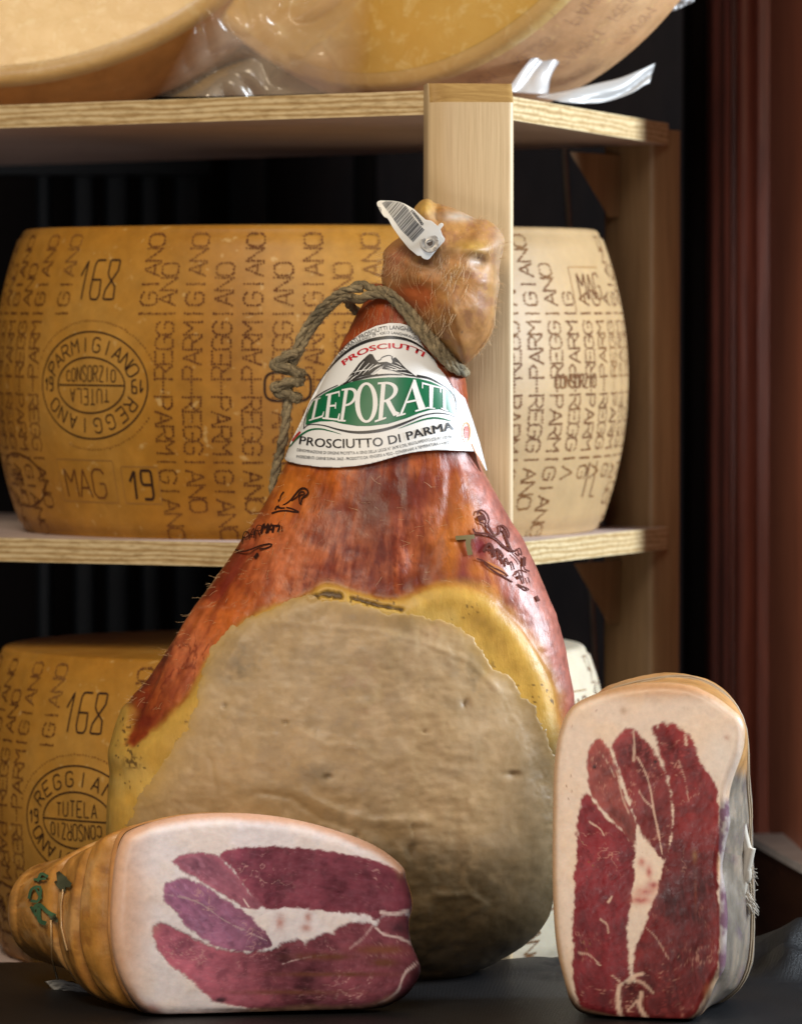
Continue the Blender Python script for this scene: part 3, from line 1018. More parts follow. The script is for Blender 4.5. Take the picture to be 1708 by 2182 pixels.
    fm = sst(-fw, fw, df_ + 14 * (med - 0.5) + 6 * (fine - 0.5))
    fatc = np.array([0.52, 0.31, 0.060]) * (0.72 + 0.55 * med)[:, None]
    fatc = mixc(fatc, (0.60, 0.42, 0.13), 0.5 * sst(0.5, 0.7, big))
    low_shade = np.maximum(sst(1640, 1850, v), sst(1480, 1640, v) * sst(1060, 1160, u)) * 0.95  # shade towards the base and lower right painted into the fat
    fatc = mixc(fatc, (0.070, 0.045, 0.016), np.clip(low_shade * (0.6 + 0.7 * big), 0, 0.97) * sst(300, 520, u))
    c = c * (1 - fm[:, None]) + fatc * fm[:, None]
    edge = np.exp(-((df_ - 0) / 9) ** 2) * (v < 1560)
    c = mixc(c, (0.34, 0.13, 0.02), edge * 0.5)
    spots = sst(0.80, 0.86, vnoise(u / 5, v / 5, 3)) * sst(0.55, 0.7, vnoise(u / 60, v / 60, 2)) + gz(288, 1625, 14, 12) * sst(0.45, 0.6, vnoise(u / 4, v / 4, 1)) * 1.4
    c = mixc(c, (0.06, 0.03, 0.012), np.clip(spots * fm, 0, 0.8))
    crack = np.maximum(sst(9, 2, ldist(px, RZ([(742, 524), (775, 510), (815, 506), (850, 516)])) + 13 * (fbm(u / 11, v / 11, 3, 2) - 0.5)),
                       sst(7, 1.5, ldist(px, RZ([(885, 520), (915, 528), (940, 536), (980, 546), (1060, 562)])) + 6 * (fbm(u / 11, v / 11, 3, 4) - 0.42)))
    c = mixc(c, (0.05, 0.022, 0.008), crack * 0.9)
    disp -= 0.002 * crack
    c[~front.ravel()] = (0.34, 0.14, 0.05)
    Q = P + N * disp.reshape(nR, nC)[..., None]
    verts = Q.reshape(-1, 3)
    f = grid_faces(nR, nC, True)
    f.append(tuple(range((nR - 1) * nC, nR * nC)))
    f.append(tuple(range(nC))[::-1])
    mat = painted('cured_skin', 0.40, 0.16, 120, ((900, 0.00025, 0.6), (380, 0.0004, 0.5), (110, 0.0003, 0.3)), 0.10, coat=0.0, spec=0.32, stretch=(1, 1, 0.45))
    nt = mat.node_tree; b = nt.nodes['Principled BSDF']
    ga = nd(nt, 'ShaderNodeAttribute', attribute_name='gloss')
    nt.links.new(ga.outputs['Fac'], b.inputs['Coat Weight'])
    b.inputs['Coat Roughness'].default_value = 0.42
    nt.links.new(b.inputs['Normal'].links[0].from_socket, b.inputs['Coat Normal'])
    mk('skin', verts, f, mat, ham, True, c, attrs={'gloss': fl * 0.4})
    # lard smear
    sel = slice(0, nF)
    Pf = Q[:, sel]; Nf = N[:, sel]
    d2 = dl.reshape(nR, nC)[:, sel]; uu = U[:, sel]; vv = Vv[:, sel]
    r1 = fbm(uu / 70, vv / 70, 4, 2); r2 = fbm(uu / 19, vv / 24, 4, 5); r3 = fbm(uu / 40 + vv / 90, vv / 13, 3, 1)
    d2 = d2 + 26 * (r1 - 0.5) + 16 * (r2 - 0.5) + 8 * (fbm(uu / 7, vv / 7, 2, 3) - 0.5)
    th = 0.0002 * sst(-3, 5, d2) + 0.0020 * sst(0, 80, d2) - 0.0016 * sst(2, -6, d2)
    th += (1 - 0.75 * sst(900, 1120, uu)) * sst(5, 70, d2) * (0.0024 * (r1 - 0.5) + 0.0007 * (r2 - 0.5) + 0.0006 * (r3 - 0.5))
    pxf = np.stack([uu.ravel(), vv.ravel()], 1)
    for line, hgt, wd in (([(640, 1560), (700, 1590), (760, 1590), (800, 1620), (770, 1640)], 0.0016, 9), ([(640, 1690), (720, 1730), (800, 1752), (900, 1750)], 0.003, 12),
                          ([(590, 1330), (800, 1345), (900, 1370), (1000, 1410), (1060, 1470)], 0.0012, 7), ([(450, 1620), (460, 1680), (455, 1740)], -0.002, 5),
                          ([(520, 1360), (500, 1400), (480, 1430)], 0.0012, 6), ([(930, 1965 - 60), (1000, 1905), (1030, 1925), (990, 1950)], 0.0018, 8), ([(880, 1760), (890, 1800)], -0.0016, 5),
                          ([(560, 1690), (620, 1700), (680, 1745), (760, 1770)], -0.002, 7), ([(300, 1720), (380, 1700), (400, 1720)], 0.001, 6)):
        th += (0.40 * hgt * np.exp(-(ldist(pxf, np.array(line, float)) / wd) ** 2)).reshape(th.shape)
    pits = [(1090, 1650, 14, 7), (990, 1500, 8, 10), (480, 1505, 4, 5), (760, 1780, 6, 6), (610, 1540, 5, 4), (905, 1560, 4, 3), (700, 1655, 9, 6), (880, 1810, 12, 16)]
    for (x, y, sx, sy) in pits:
        th -= 0.0018 * np.exp(-((uu - x) / sx) ** 2 - ((vv - y) / sy) ** 2)
    L = Pf + Nf * th[..., None]
    keep = (d2 > -9).ravel() & (vv.ravel() < 2092)
    idx = -np.ones(nR * nF, int)
    faces = [q for q in grid_faces(nR, nF, False, keep)]
    used = np.unique(np.array(faces).ravel())
    idx[used] = np.arange(len(used))
    faces = [tuple(idx[i] for i in q) for q in faces]
    ux, vx = uu.ravel()[used], vv.ravel()[used]
    g2 = lambda x, y, sx, sy: np.exp(-((ux - x) / sx) ** 2 - ((vx - y) / sy) ** 2)
    a1 = fbm(ux / 85, vx / 85, 5, 6); a2 = fbm(ux / 22, vx / 22, 4, 7)
    cl = np.array([0.415, 0.286, 0.150]) * (0.86 + 0.28 * a1)[:, None]
    cl = mixc(cl, (0.49, 0.345, 0.197), 0.6 * sst(0.5, 0.7, a2))
    grey = np.clip(g2(500, 1440, 50, 30) + g2(690, 1650, 60, 30) + g2(540, 1390, 40, 40) + g2(1010, 1440, 60, 80) + g2(990, 1880, 120, 60) + g2(800, 1830, 140, 40) + g2(860, 1320, 30, 60) * 0.6 + g2(740, 1480, 60, 50) * 0.5, 0, 1)
    cl = mixc(cl, (0.185, 0.135, 0.075), grey * sst(0.36, 0.58, a1 * 0.5 + a2 * 0.5) * 0.85)
    cl = mixc(cl, (0.26, 0.187, 0.105), 0.34 * sst(0.52, 0.70, fbm(ux / 55, vx / 48, 5, 3)))
    cl = mixc(cl, (0.50, 0.375, 0.24), 0.30 * sst(0.52, 0.72, fbm(ux / 60, vx / 50, 3, 1)))
    pink = np.clip(g2(770, 1470, 40, 60) + g2(940, 1330, 30, 30) + g2(280, 1700, 14, 60), 0, 1)
    cl = mixc(cl, (0.36, 0.19, 0.12), pink * 0.4 * sst(0.4, 0.6, a2))
    du_ = d2.ravel()[used]
    wide = 1 + 1.6 * sst(430, 330, ux)
    thin = np.clip(np.exp(-np.maximum(du_, 0) / (17 * wide)) * (0.45 + 1.1 * a2), 0, 1)
    cl = mixc(cl, (0.46, 0.29, 0.085), thin * 0.8)
    rs = sst(1040, 1190, ux + 0.16 * (vx - 1500)) * sst(1380, 1500, vx)  # dark stains and painted-in shade down the right edge
    cl = mixc(cl, (0.13, 0.085, 0.036), rs * (0.4 + 0.6 * a2))
    low = np.clip(sst(1720, 1960, vx) * (0.35 + 1.0 * a1 + 0.3 * a2), 0, 1)  # shade towards the base painted into the lard
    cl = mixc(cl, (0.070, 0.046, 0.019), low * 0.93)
    pit = sum(np.exp(-((ux - x) / sx) ** 2 - ((vx - y) / sy) ** 2) for x, y, sx, sy in pits)
    cl = mixc(cl, (0.12, 0.075, 0.035), np.clip(pit, 0, 1) * 0.55)
    ml = painted('smeared_lard', 0.46, 0.10, 150, ((300, 0.0004, 0.25), (80, 0.0006, 0.2)), 0.10, (1, 0.6, 0.35), coat=0.0, spec=0.35)
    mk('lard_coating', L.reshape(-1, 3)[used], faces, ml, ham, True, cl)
build_ham()

# trotter end above the rope
HZ = zoomer(880, 460, 340 / 1708)
HOCK = catmull(HZ([(560, 190), (650, 95), (740, 80), (800, 125), (900, 150), (1100, 220), (1290, 310), (1440, 335), (1560, 420), (1640, 540), (1640, 660), (1595, 850), (1580, 1000), (1590, 1100), (1565, 1250), (1545, 1400), (1525, 1600), (1440, 1800), (1310, 1960), (1170, 2070), (1060, 2010), (920, 1870), (720, 1700), (540, 1500), (360, 1330), (210, 1180), (165, 1030), (185, 850), (190, 720), (290, 610), (400, 520), (480, 350)]), 400)

def build_hock():
    c0 = HZ([(960, 1020)])[0]
    n = 300
    ring = polar(HOCK, c0, n)
    S = np.sin(np.linspace(0, 1, 90) * math.pi / 2)
    S[0] = 0.003
    D = 0.040
    px = np.concatenate([c0 + (ring - c0) * s for s in S])
    ss_ = np.repeat(S, n)
    u, v = px[:, 0], px[:, 1]
    z = D * np.sqrt(np.maximum(1 - ss_ ** 2, 0)) ** 0.85
    q = (px / 0.889583 - np.array([880, 460])) / (340 / 1708)
    x, y = q[:, 0], q[:, 1]
    gz = lambda a, b, sa, sb: np.exp(-((x - a) / sa) ** 2 - ((y - b) / sb) ** 2)
    z += 0.005 * gz(1290, 690, 150, 90) - 0.004 * gz(1340, 830, 90, 80) + 0.005 * gz(950, 1550, 260, 300) + 0.006 * gz(670, 200, 90, 110)
    z += -0.005 * gz(830, 230, 60, 120) + 0.003 * gz(1050, 280, 200, 70) - 0.003 * gz(520, 1140, 200, 90) + 0.002 * gz(450, 820, 170, 160)
    z += (0.006 * (fbm(x / 300, y / 300, 2, 2) - 0.5) + 0.0006 * (fbm(x / 60, y / 60, 3, 4) - 0.5)) * (1 - ss_ ** 4)
    yc = 0.022
    P = W(u, v, yc - z)
    # colour
    a1 = fbm(x / 330, y / 330, 4, 1); a2 = fbm(x / 70, y / 90, 4, 3); a3 = fbm(x / 26, y / 26, 3, 6)
    c = np.array([0.36, 0.17, 0.055]) * (0.70 + 0.6 * a2)[:, None]
    c = mixc(c, (0.43, 0.22, 0.065), sst(0.45, 0.62, a1) * 0.8)
    c = mixc(c, (0.27, 0.115, 0.05), sst(0.55, 0.70, fbm(x / 150, y / 150, 4, 5)) * 0.7)
    c = mixc(c, (0.37, 0.085, 0.022), np.clip(gz(500, 1230, 260, 130) + gz(640, 1300, 160, 200), 0, 1) * 0.9)
    c = mixc(c, (0.36, 0.13, 0.075), np.clip(gz(330, 800, 170, 220), 0, 1) * 0.7)
    c = mixc(c, (0.53, 0.34, 0.085), np.clip(gz(670, 190, 110, 120) + gz(1250, 660, 200, 80), 0, 1) * 0.8)
    c = mixc(c, (0.46, 0.40, 0.34), np.clip(gz(1080, 290, 260, 60) + gz(1300, 830, 120, 90) * 0.7, 0, 1) * (0.3 + 0.7 * a2))
    c = mixc(c, (0.34, 0.16, 0.09), np.clip(gz(1480, 420, 180, 120), 0, 1) * 0.7 * sst(0.4, 0.6, a3))
    c = mixc(c, (0.48, 0.33, 0.21), sst(1480, 1580, x) * 0.6)
    c = mixc(c, (0.06, 0.035, 0.02), np.clip(gz(1370, 800, 60, 30) * sst(0.5, 0.6, a3) + gz(1135, 1685, 14, 14) + sst(0.84, 0.9, vnoise(x / 17, y / 17, 5)) * gz(1000, 930, 130, 120), 0, 0.85))
    # back half
    nb = 20
    Sb = np.sin(np.linspace(1, 0, nb) * math.pi / 2)[1:]
    Pb = []
    for s in Sb:
        p = W(*(c0 + (ring - c0) * max(s, 0.003)).T, yc)
        p[:, 1] += 0.030 * math.sqrt(max(0, 1 - s * s))
        Pb.append(p)
    P = np.vstack([P] + Pb)
    c = np.vstack([c, np.tile((0.38, 0.19, 0.06), (n * len(Sb), 1))])
    nr = len(S) + len(Sb)
    f = grid_faces(nr, n, True)
    mat = painted('trotter_skin', 0.48, 0.20, 160, ((500, 0.0003, 0.4), (120, 0.0004, 0.25)), 0.20, (1, 0.45, 0.15), coat=0.0, spec=0.35)
    o = mk('hock', P, f, mat, ham, True, c)
    def pt(px_, off=0.0):
        rel = np.asarray(px_, float) - c0
        th = np.arctan2(rel[1], rel[0]) % (2 * math.pi)
        j = int(round(th / (2 * math.pi) * n)) % n
        R = np.hypot(*(ring[j] - c0))
        s = min(0.999, np.hypot(*rel) / R)
        i = int(np.searchsorted(S, s)); i = min(i, len(S) - 1)
        return P[i * n + j] + np.array([0, -off, 0])
    return pt, yc
hock_pt, HOCK_Y = build_hock()

# bristles
def hairs():
    m = simple('bristle', (0.62, 0.42, 0.22), 0.35)
    g = Geo()
    def hair(p, d, L, r=0.00011):
        d = np.array(d, float); d /= np.linalg.norm(d)
        side = np.cross(d, np.array([0, 1, 0.2])); side /= np.linalg.norm(side)
        bend = random.uniform(-0.5, 0.5)
        pts = [p + d * L * t + side * L * bend * t * t for t in np.linspace(0, 1, 5)]
        tube(g, pts, np.array([1, 1, 0.9, 0.7, 0.4]) * r, 3, caps=False)
    for _ in range(120):                                  # left edge and limb
        v = random.uniform(1080, 1560) if random.random() < 0.8 else random.uniform(1000, 1300)
        t = random.random() ** 2.2
        u = hamL(v) + 2 + t * min(130, (hamR(v) - hamL(v)) * 0.3)
        p = ham_pt(u, v, 0.0002)
        hair(p, (-1.1 + 1.2 * t, -0.5, -0.25 + random.uniform(-0.6, 0.8)), random.uniform(0.003, 0.007))
    for _ in range(60):
        v = random.uniform(1010, 1260); u = random.uniform(hamL(v) + 60, hamR(v) - 40)
        hair(ham_pt(u, v, 0.0012), (random.uniform(-1, 1), -0.12, random.uniform(-0.35, 0.2)), random.uniform(0.003, 0.008), 0.00007)
    for _ in range(90):                                   # neck
        v = random.uniform(640, 730); u = random.uniform(hamL(v) + 10, hamL(v) + 140)
        hair(ham_pt(u, v, 0.0008), (random.uniform(-0.3, 0.5), -0.15, -1), random.uniform(0.006, 0.012), 0.00009)
    for _ in range(230):
        x, y = random.choice([(random.gauss(380, 130), random.gauss(900, 130)), (random.gauss(420, 150), random.gauss(700, 110)), (random.gauss(1000, 150), random.gauss(900, 160)), (random.gauss(820, 140), random.gauss(1480, 100)), (random.gauss(1350, 130), random.gauss(470, 110))])
        q = HZ([(x, y)])[0]
        if sdist(np.array([q]), HOCK)[0] < 4:
            continue
        hair(hock_pt(q, 0.0003), (random.uniform(-0.7, 0.2), -0.35, -1), random.uniform(0.005, 0.012), 0.0001)
    i = 0
    ctr = HZ([(960, 1020)])[0]
    for _ in range(260):                                  # right rim of the trotter
        k = random.randrange(len(HOCK))
        q = HOCK[k]
        rel = (q / 0.889583 - np.array([880, 460])) / (340 / 1708)
        if rel[0] < 1230 and not rel[0] < 230:
            continue
        p = hock_pt(q * 0.97 + ctr * 0.03, 0.0)
        o = (q - ctr); o /= np.linalg.norm(o)
        hair(p, (o[0] + random.uniform(-0.4, 0.4), -0.3, -o[1] + random.uniform(-0.6, 0.6)), random.uniform(0.003, 0.0065), 0.00011)
    o = g.obj('bristles', m, ham)
    o['kind'] = 'stuff'
hairs()

# burnt brand marks
M_BRAND = simple('burnt_brand', (0.030, 0.010, 0.007), 0.6, 0, 0.1)
M_BRAND_RED = simple('red_brown_brand', (0.085, 0.018, 0.010), 0.6, 0, 0.1)
def brands():
    fn = lambda u, v: ham_pt(u, v, 0.0013)
    B = zoomer(560, 1120, 240 / 1708)
    g = Geo()
    for ln, w in (([(760, 540), (770, 640), (750, 700)], 3), ([(850, 410), (800, 480), (790, 560), (830, 640)], 3), ([(640, 780), (760, 745), (900, 735), (1020, 755), (1110, 760)], 4),
                  ([(830, 640), (880, 620), (960, 560), (1040, 460), (1110, 380), (1180, 345), (1250, 380), (1260, 440), (1210, 490), (1160, 520), (1140, 640)], 3.6),
                  ([(980, 570), (1080, 490), (1130, 420), (1190, 410), (1200, 450), (1130, 470), (1110, 520), (1120, 620)], 2.6), ([(890, 680), (980, 700), (1100, 750)], 3.4), ([(700, 720), (740, 660), (790, 690), (870, 690)], 4)):
        ribbon(g, catmull(B(ln), 24, False), w, fn)
    for k, (x, y) in enumerate(((170, 1200), (290, 1130), (390, 1090), (500, 1050), (610, 1040), (700, 1030))):
        for pl in GL['PARMAM'[k]]:
            ribbon(g, catmull(B([(x - 40 + a * 22 + b * 8, y + 70 - b * 28) for a, b in pl]), 16, False), 2.2 if k < 3 else 4.5, fn)
    ribbon(g, B([(815, 900), (820, 1090)]), 2.2, fn, 4)
    ribbon(g, catmull(B([(20, 1400), (150, 1430), (300, 1390), (450, 1330), (600, 1300), (650, 1320), (560, 1370), (430, 1390)]), 30, False), 3.2, fn)
    ribbon(g, B([(350, 1540), (410, 1460)]), 6, fn, 4)
    g.obj('brand_mark', M_BRAND, ham)
    R = zoomer(1080, 1180, 300 / 1708)
    g = Geo()
    lines = [([(360, 300), (370, 250), (430, 245), (490, 300), (515, 380), (500, 430), (560, 540), (600, 590)], 4), ([(370, 320), (390, 400), (450, 420), (500, 480), (570, 580)], 3),
             ([(300, 490), (330, 545), (420, 555), (480, 560), (580, 605), (650, 660), (720, 730), (820, 800)], 4), ([(600, 590), (650, 560), (670, 500), (660, 455), (710, 450), (760, 500), (790, 570), (780, 620)], 3.6),
             ([(700, 510), (730, 540), (760, 640), (800, 740), (830, 790), (880, 800)], 4.5), ([(880, 800), (930, 760), (960, 850), (900, 810)], 3), ([(990, 870), (985, 960), (1000, 1040), (1070, 1075)], 3.6), ([(1010, 880), (1005, 1000)], 4),
             ([(830, 830), (900, 900), (945, 970)], 2.4), ([(350, 900), (440, 930), (560, 1010), (700, 1080), (780, 1140)], 3), ([(450, 960), (560, 1060), (700, 1140), (840, 1220)], 3), ([(1040, 1150), (1070, 1230)], 2.6),
             ([(900, 1250), (980, 1280), (1060, 1320), (1000, 1330), (920, 1270)], 3), ([(440, 800), (510, 700), (560, 740), (590, 880)], 6), ([(480, 790), (530, 770), (550, 830)], 3), ([(590, 790), (640, 770), (710, 870), (640, 900)], 4),
             ([(640, 780), (660, 910)], 4), ([(670, 880), (710, 970)], 5), ([(730, 950), (750, 890), (790, 980), (820, 940), (860, 1050)], 3.4), ([(730, 950), (740, 1010)], 3), ([(870, 1130), (920, 1060), (960, 1090), (990, 1240)], 3.2), ([(900, 1140), (960, 1150)], 3),
             ([(1160, 1410), (1200, 1480)], 6)]
    for ln, w in lines:
        ribbon(g, catmull(R(ln), 22, False), w, fn)
    ribbon(g, catmull(R([(390, 320), (430, 340), (460, 360)]), 8, False), 15, fn, taper=[8, 16, 7])
    ribbon(g, catmull(R([(910, 1130), (935, 1150), (960, 1165)]), 8, False), 9, fn, taper=[3, 10, 3])
    o = brand_red = g.obj('brand_mark', M_BRAND_RED, ham)
    o['label'] = 'dark red crown brand with lettering on the pale flank'
    g = Geo()
    ribbon(g, catmull(R([(440, 930), (560, 1000), (680, 1070), (780, 1140)]), 14, False), 12, lambda u, v: ham_pt(u, v, 0.0011), taper=[2, 10, 13, 3])
    g.obj('brand_cut', simple('amber_cut', (0.42, 0.13, 0.015), 0.35), brand_red)
    g = Geo()
    ribbon(g, R([(60, 620), (320, 600)]), 9, fn, 3); ribbon(g, R([(240, 615), (230, 700), (260, 850)]), 11, fn, 3)
    g.obj('ink_mark', simple('green_ink', (0.13, 0.09, 0.02), 0.5), ham)
brands()

# ------------------------------------------------------------------ paper label round the neck
LZ = zoomer(680, 760, 500 / 1708)
_lp = LZ([(5, 1150), (560, 45)]); _rp = LZ([(1200, 45), (1330, 310), (1420, 480), (1490, 660), (1545, 830), (1605, 1030), (1665, 1260)])
def lab_y(u, v):
    L = np.interp(v, _lp[::-1, 1], _lp[::-1, 0]) - 1.5
    Rr = np.interp(v, _rp[:, 1], _rp[:, 0]) + 1.5
    c = (L + Rr) / 2; h = (Rr - L) / 2
    t = np.clip((u - c) / h, -0.999, 0.999)
    y1 = HYC - (hamD(v) + 0.0045) * (1 - t * t) ** 0.46
    return y1
def lab_pt(u, v, off=0.0):
    return W(u, v, lab_y(u, v) - slope_off(lab_y, u, v, off))

def poly_patch(name, outline, fn, mat, parent, step=6.0):
    """Fill an outline with a fine net and lay it on a surface."""
    bm = bmesh.new()
    vs_ = [bm.verts.new((p[0], p[1], 0)) for p in outline]
    bm.faces.new(vs_)
    bmesh.ops.triangulate(bm, faces=bm.faces[:])
    o = np.array(outline); lo = o.min(0); hi = o.max(0)
    for ax in (0, 1):
        for x in np.arange(lo[ax] + step * 0.5, hi[ax], step):
            co = [0, 0, 0]; co[ax] = x
            no = [0, 0, 0]; no[ax] = 1
            bmesh.ops.bisect_plane(bm, geom=bm.verts[:] + bm.edges[:] + bm.faces[:], plane_co=co, plane_no=no, dist=1e-4)
    px = np.array([v.co[:2] for v in bm.verts])
    P = fn(px[:, 0], px[:, 1])
    bm.verts.index_update()
    f = [tuple(v.index for v in fc.verts) for fc in bm.faces]
    bm.free()
    ny = sum(np.cross(P[q[1]] - P[q[0]], P[q[2]] - P[q[0]])[1] for q in f)
    if ny > 0:
        f = [q[::-1] for q in f]
    return P, f

def paper_mat(name, color, rough=0.40):
    m, nt, b = newmat(name)
    v = coords(nt)
    n = noise(nt, v, 45, 3)
    nt.links.new(ramp(nt, n, [(0.3, tuple(x * 0.95 for x in color)), (0.7, color)]), b.inputs['Base Color'])
    b.inputs['Roughness'].default_value = rough
    b.inputs['Coat Weight'].default_value = 0.10
    b.inputs['Coat Roughness'].default_value = 0.22
    bump(nt, b, [(noise(nt, v, 18, 3), 0.0015, 0.2)])
    return m

label = empty('paper_label', 'glossy white paper label with green name band and eagle, wrapped round the ham neck', 'label')
OUT = LZ([(4, 1150), (60, 1010), (130, 870), (250, 605), (370, 400), (440, 300), (540, 195), (640, 122), (750, 70), (860, 46), (950, 48), (1050, 75), (1150, 140), (1230, 215), (1310, 310), (1405, 475), (1480, 660), (1540, 830), (1600, 1020), (1660, 1250), (1655, 1255), (1600, 1150), (1560, 1097), (1400, 1090), (1250, 1086), (1150, 1092), (1050, 1105), (950, 1127), (800, 1172), (700, 1198), (600, 1215), (450, 1228), (300, 1225), (120, 1202), (30, 1180), (8, 1165)])
P, f = poly_patch('sheet', OUT, lab_pt, None, label, 3)
sheet = mk('sheet', P, f, paper_mat('label_paper', (0.80, 0.80, 0.79)), label)
sm = sheet.modifiers.new('thick', 'SOLIDIFY'); sm.thickness = 0.0003; sm.offset = -1
M_GREEN = paper_mat('label_green', (0.002, 0.135, 0.048))
M_BLACK = paper_mat('label_black', (0.022, 0.019, 0.018))
M_GREY = paper_mat('label_grey', (0.03, 0.025, 0.025))
M_RED = paper_mat('label_red', (0.55, 0.010, 0.018))
M_WHITE = paper_mat('label_white', (0.80, 0.80, 0.79))
M_ORANGE = paper_mat('label_orange', (0.70, 0.30, 0.12))
lf = lambda off: (lambda u, v: lab_pt(u, v, off))

band = LZ([(240, 680), (330, 620), (440, 565), (560, 525), (700, 500), (850, 490), (1000, 490), (1100, 500), (1200, 525), (1300, 570), (1360, 610), (1390, 680), (1400, 750), (1393, 795), (1350, 772), (1280, 750), (1200, 755), (1100, 785), (1000, 825), (850, 870), (700, 888), (600, 888), (480, 870), (400, 850), (300, 850), (230, 865), (175, 880), (185, 800), (210, 740)])
P, f = poly_patch('band', band, lf(0.0003), None, label, 3)
mk('green_band', P, f, M_GREEN, label)

def serif(ch):
    """Old-style capitals in a unit box, thick and thin strokes."""
    R = lambda x0, y0, x1, y1: [(x0, y0), (x1, y0), (x1, y1), (x0, y1)]
    out = []
    if ch == 'L':
        out = [R(0.16, 0, 0.36, 1), [(0, 0), (1, 0), (1.0, 0.06), (0.9, 0.09), (0, 0.055)], [(0.88, 0.0), (1.0, 0.0), (1.05, 0.25), (0.98, 0.25)], [(0, 0.94), (0.55, 0.94), (0.55, 1), (0, 1)]]
    elif ch == 'E':
        out = [R(0.16, 0, 0.38, 1), R(0, 0, 1, 0.065), R(0, 0.935, 0.95, 1), R(0.3, 0.48, 0.76, 0.545), [(0.88, 0), (1, 0), (1.05, 0.24), (0.98, 0.24)], [(0.86, 1), (0.95, 1), (0.97, 0.80), (0.9, 0.80)], R(0.70, 0.40, 0.77, 0.62)]
    elif ch == 'I':
        out = [R(0.3, 0, 0.7, 1), R(0, 0, 1, 0.055), R(0, 0.945, 1, 1)]
    elif ch == 'T':
        out = [R(0.38, 0, 0.60, 1), R(0.2, 0, 0.78, 0.05), R(0, 0.935, 1, 1), [(0, 1), (0.06, 1), (0.03, 0.76), (-0.03, 0.76)], [(0.94, 1), (1, 1), (1.03, 0.76), (0.97, 0.76)]]
    elif ch == 'A':
        out = [[(0.10, 0.03), (0.19, 0.03), (0.54, 0.94), (0.50, 1.0)], [(0.50, 1.02), (0.58, 1.0), (0.96, 0.03), (0.74, 0.03), (0.44, 0.86)], R(0.26, 0.33, 0.72, 0.39), R(0, 0, 0.30, 0.05), R(0.62, 0, 1.06, 0.05)]
    elif ch in 'PR':
        out = [R(0.16, 0, 0.36, 1), R(0, 0, 0.52, 0.05), R(0, 0.95, 0.4, 1)]
        lo = 0.46
        n = 14
        for i in range(n):
            a0 = math.pi / 2 - math.pi * i / n; a1 = math.pi / 2 - math.pi * (i + 1) / n
            o = lambda a: (0.36 + 0.60 * math.cos(a), (1 + lo) / 2 + (1 - lo) / 2 * math.sin(a))
            q = lambda a: (0.36 + 0.40 * math.cos(a), (1 + lo) / 2 + ((1 - lo) / 2 - 0.06) * math.sin(a))
            out.append([o(a0), o(a1), q(a1), q(a0)])
        if ch == 'R':
            out.append([(0.40, 0.50), (0.62, 0.50), (0.96, 0.12), (1.12, 0.05), (1.12, 0.0), (0.86, 0.0)])
    elif ch == 'O':
        n = 36
        for i in range(n):
            a0 = 2 * math.pi * i / n; a1 = 2 * math.pi * (i + 1) / n
            o = lambda a: (0.5 + 0.5 * math.cos(a), 0.5 + 0.5 * math.sin(a))
            q = lambda a: (0.5 + 0.29 * math.cos(a - 0.0), 0.5 + 0.44 * math.sin(a))
            out.append([o(a0), o(a1), q(a1), q(a0)])
    return out

g = Geo()
quads = {0: ('L', (203, 848), (318, 815), (243, 672), (345, 640)), 1: ('E', (313, 830), (448, 846), (343, 630), (462, 598)), 2: ('P', (440, 850), (560, 858), (472, 588), (622, 560)),
         3: ('O', (582, 868), (768, 858), (580, 535), (764, 528)), 4: ('R', (742, 860), (920, 800), (768, 532), (945, 520)), 5: ('A', (918, 815), (1168, 748), (948, 520), (1170, 505)),
         6: ('T', (1145, 742), (1262, 752), (1128, 530), (1286, 572)), 7: ('I', (1284, 748), (1342, 770), (1284, 570), (1335, 588))}
for ch, bl, br, tl, tr in quads.values():
    bl, br, tl, tr = (LZ([p])[0] for p in (bl, br, tl, tr))
    for pg in serif(ch):
        pg = np.array(pg, float)
        m_ = []
        for i in range(len(pg)):
            a, b_ = pg[i], pg[(i + 1) % len(pg)]
            for t in (np.linspace(0, 1, 7)[:-1] if np.linalg.norm(b_ - a) > 0.3 else [0]):
                m_.append(a + (b_ - a) * t)
        pts = []
        for x, y in m_:
            p = (bl * (1 - x) + br * x) * (1 - y) + (tl * (1 - x) + tr * x) * y
            pts.append(p)
        pts = np.array(pts)
        P = lab_pt(pts[:, 0], pts[:, 1], 0.0006)
        g.add(P, [tuple(range(len(P)))])
g.obj('name_lettering', M_WHITE, label)

# typeset text following a line
_fontcache = {}
def text_geo(s):
    cu = bpy.data.curves.new('t', 'FONT')
    cu.body = s; cu.size = 1.0; cu.resolution_u = 3
    ob = bpy.data.objects.new('t', cu)
    COL.objects.link(ob)
    dg = bpy.context.evaluated_depsgraph_get()
    dg.update()
    me = bpy.data.meshes.new_from_object(ob.evaluated_get(dg))
    V = np.array([v.co[:2] for v in me.vertices]); Fc = [tuple(p.vertices) for p in me.polygons]
    bpy.data.objects.remove(ob); bpy.data.curves.remove(cu); bpy.data.meshes.remove(me)
    return V, Fc

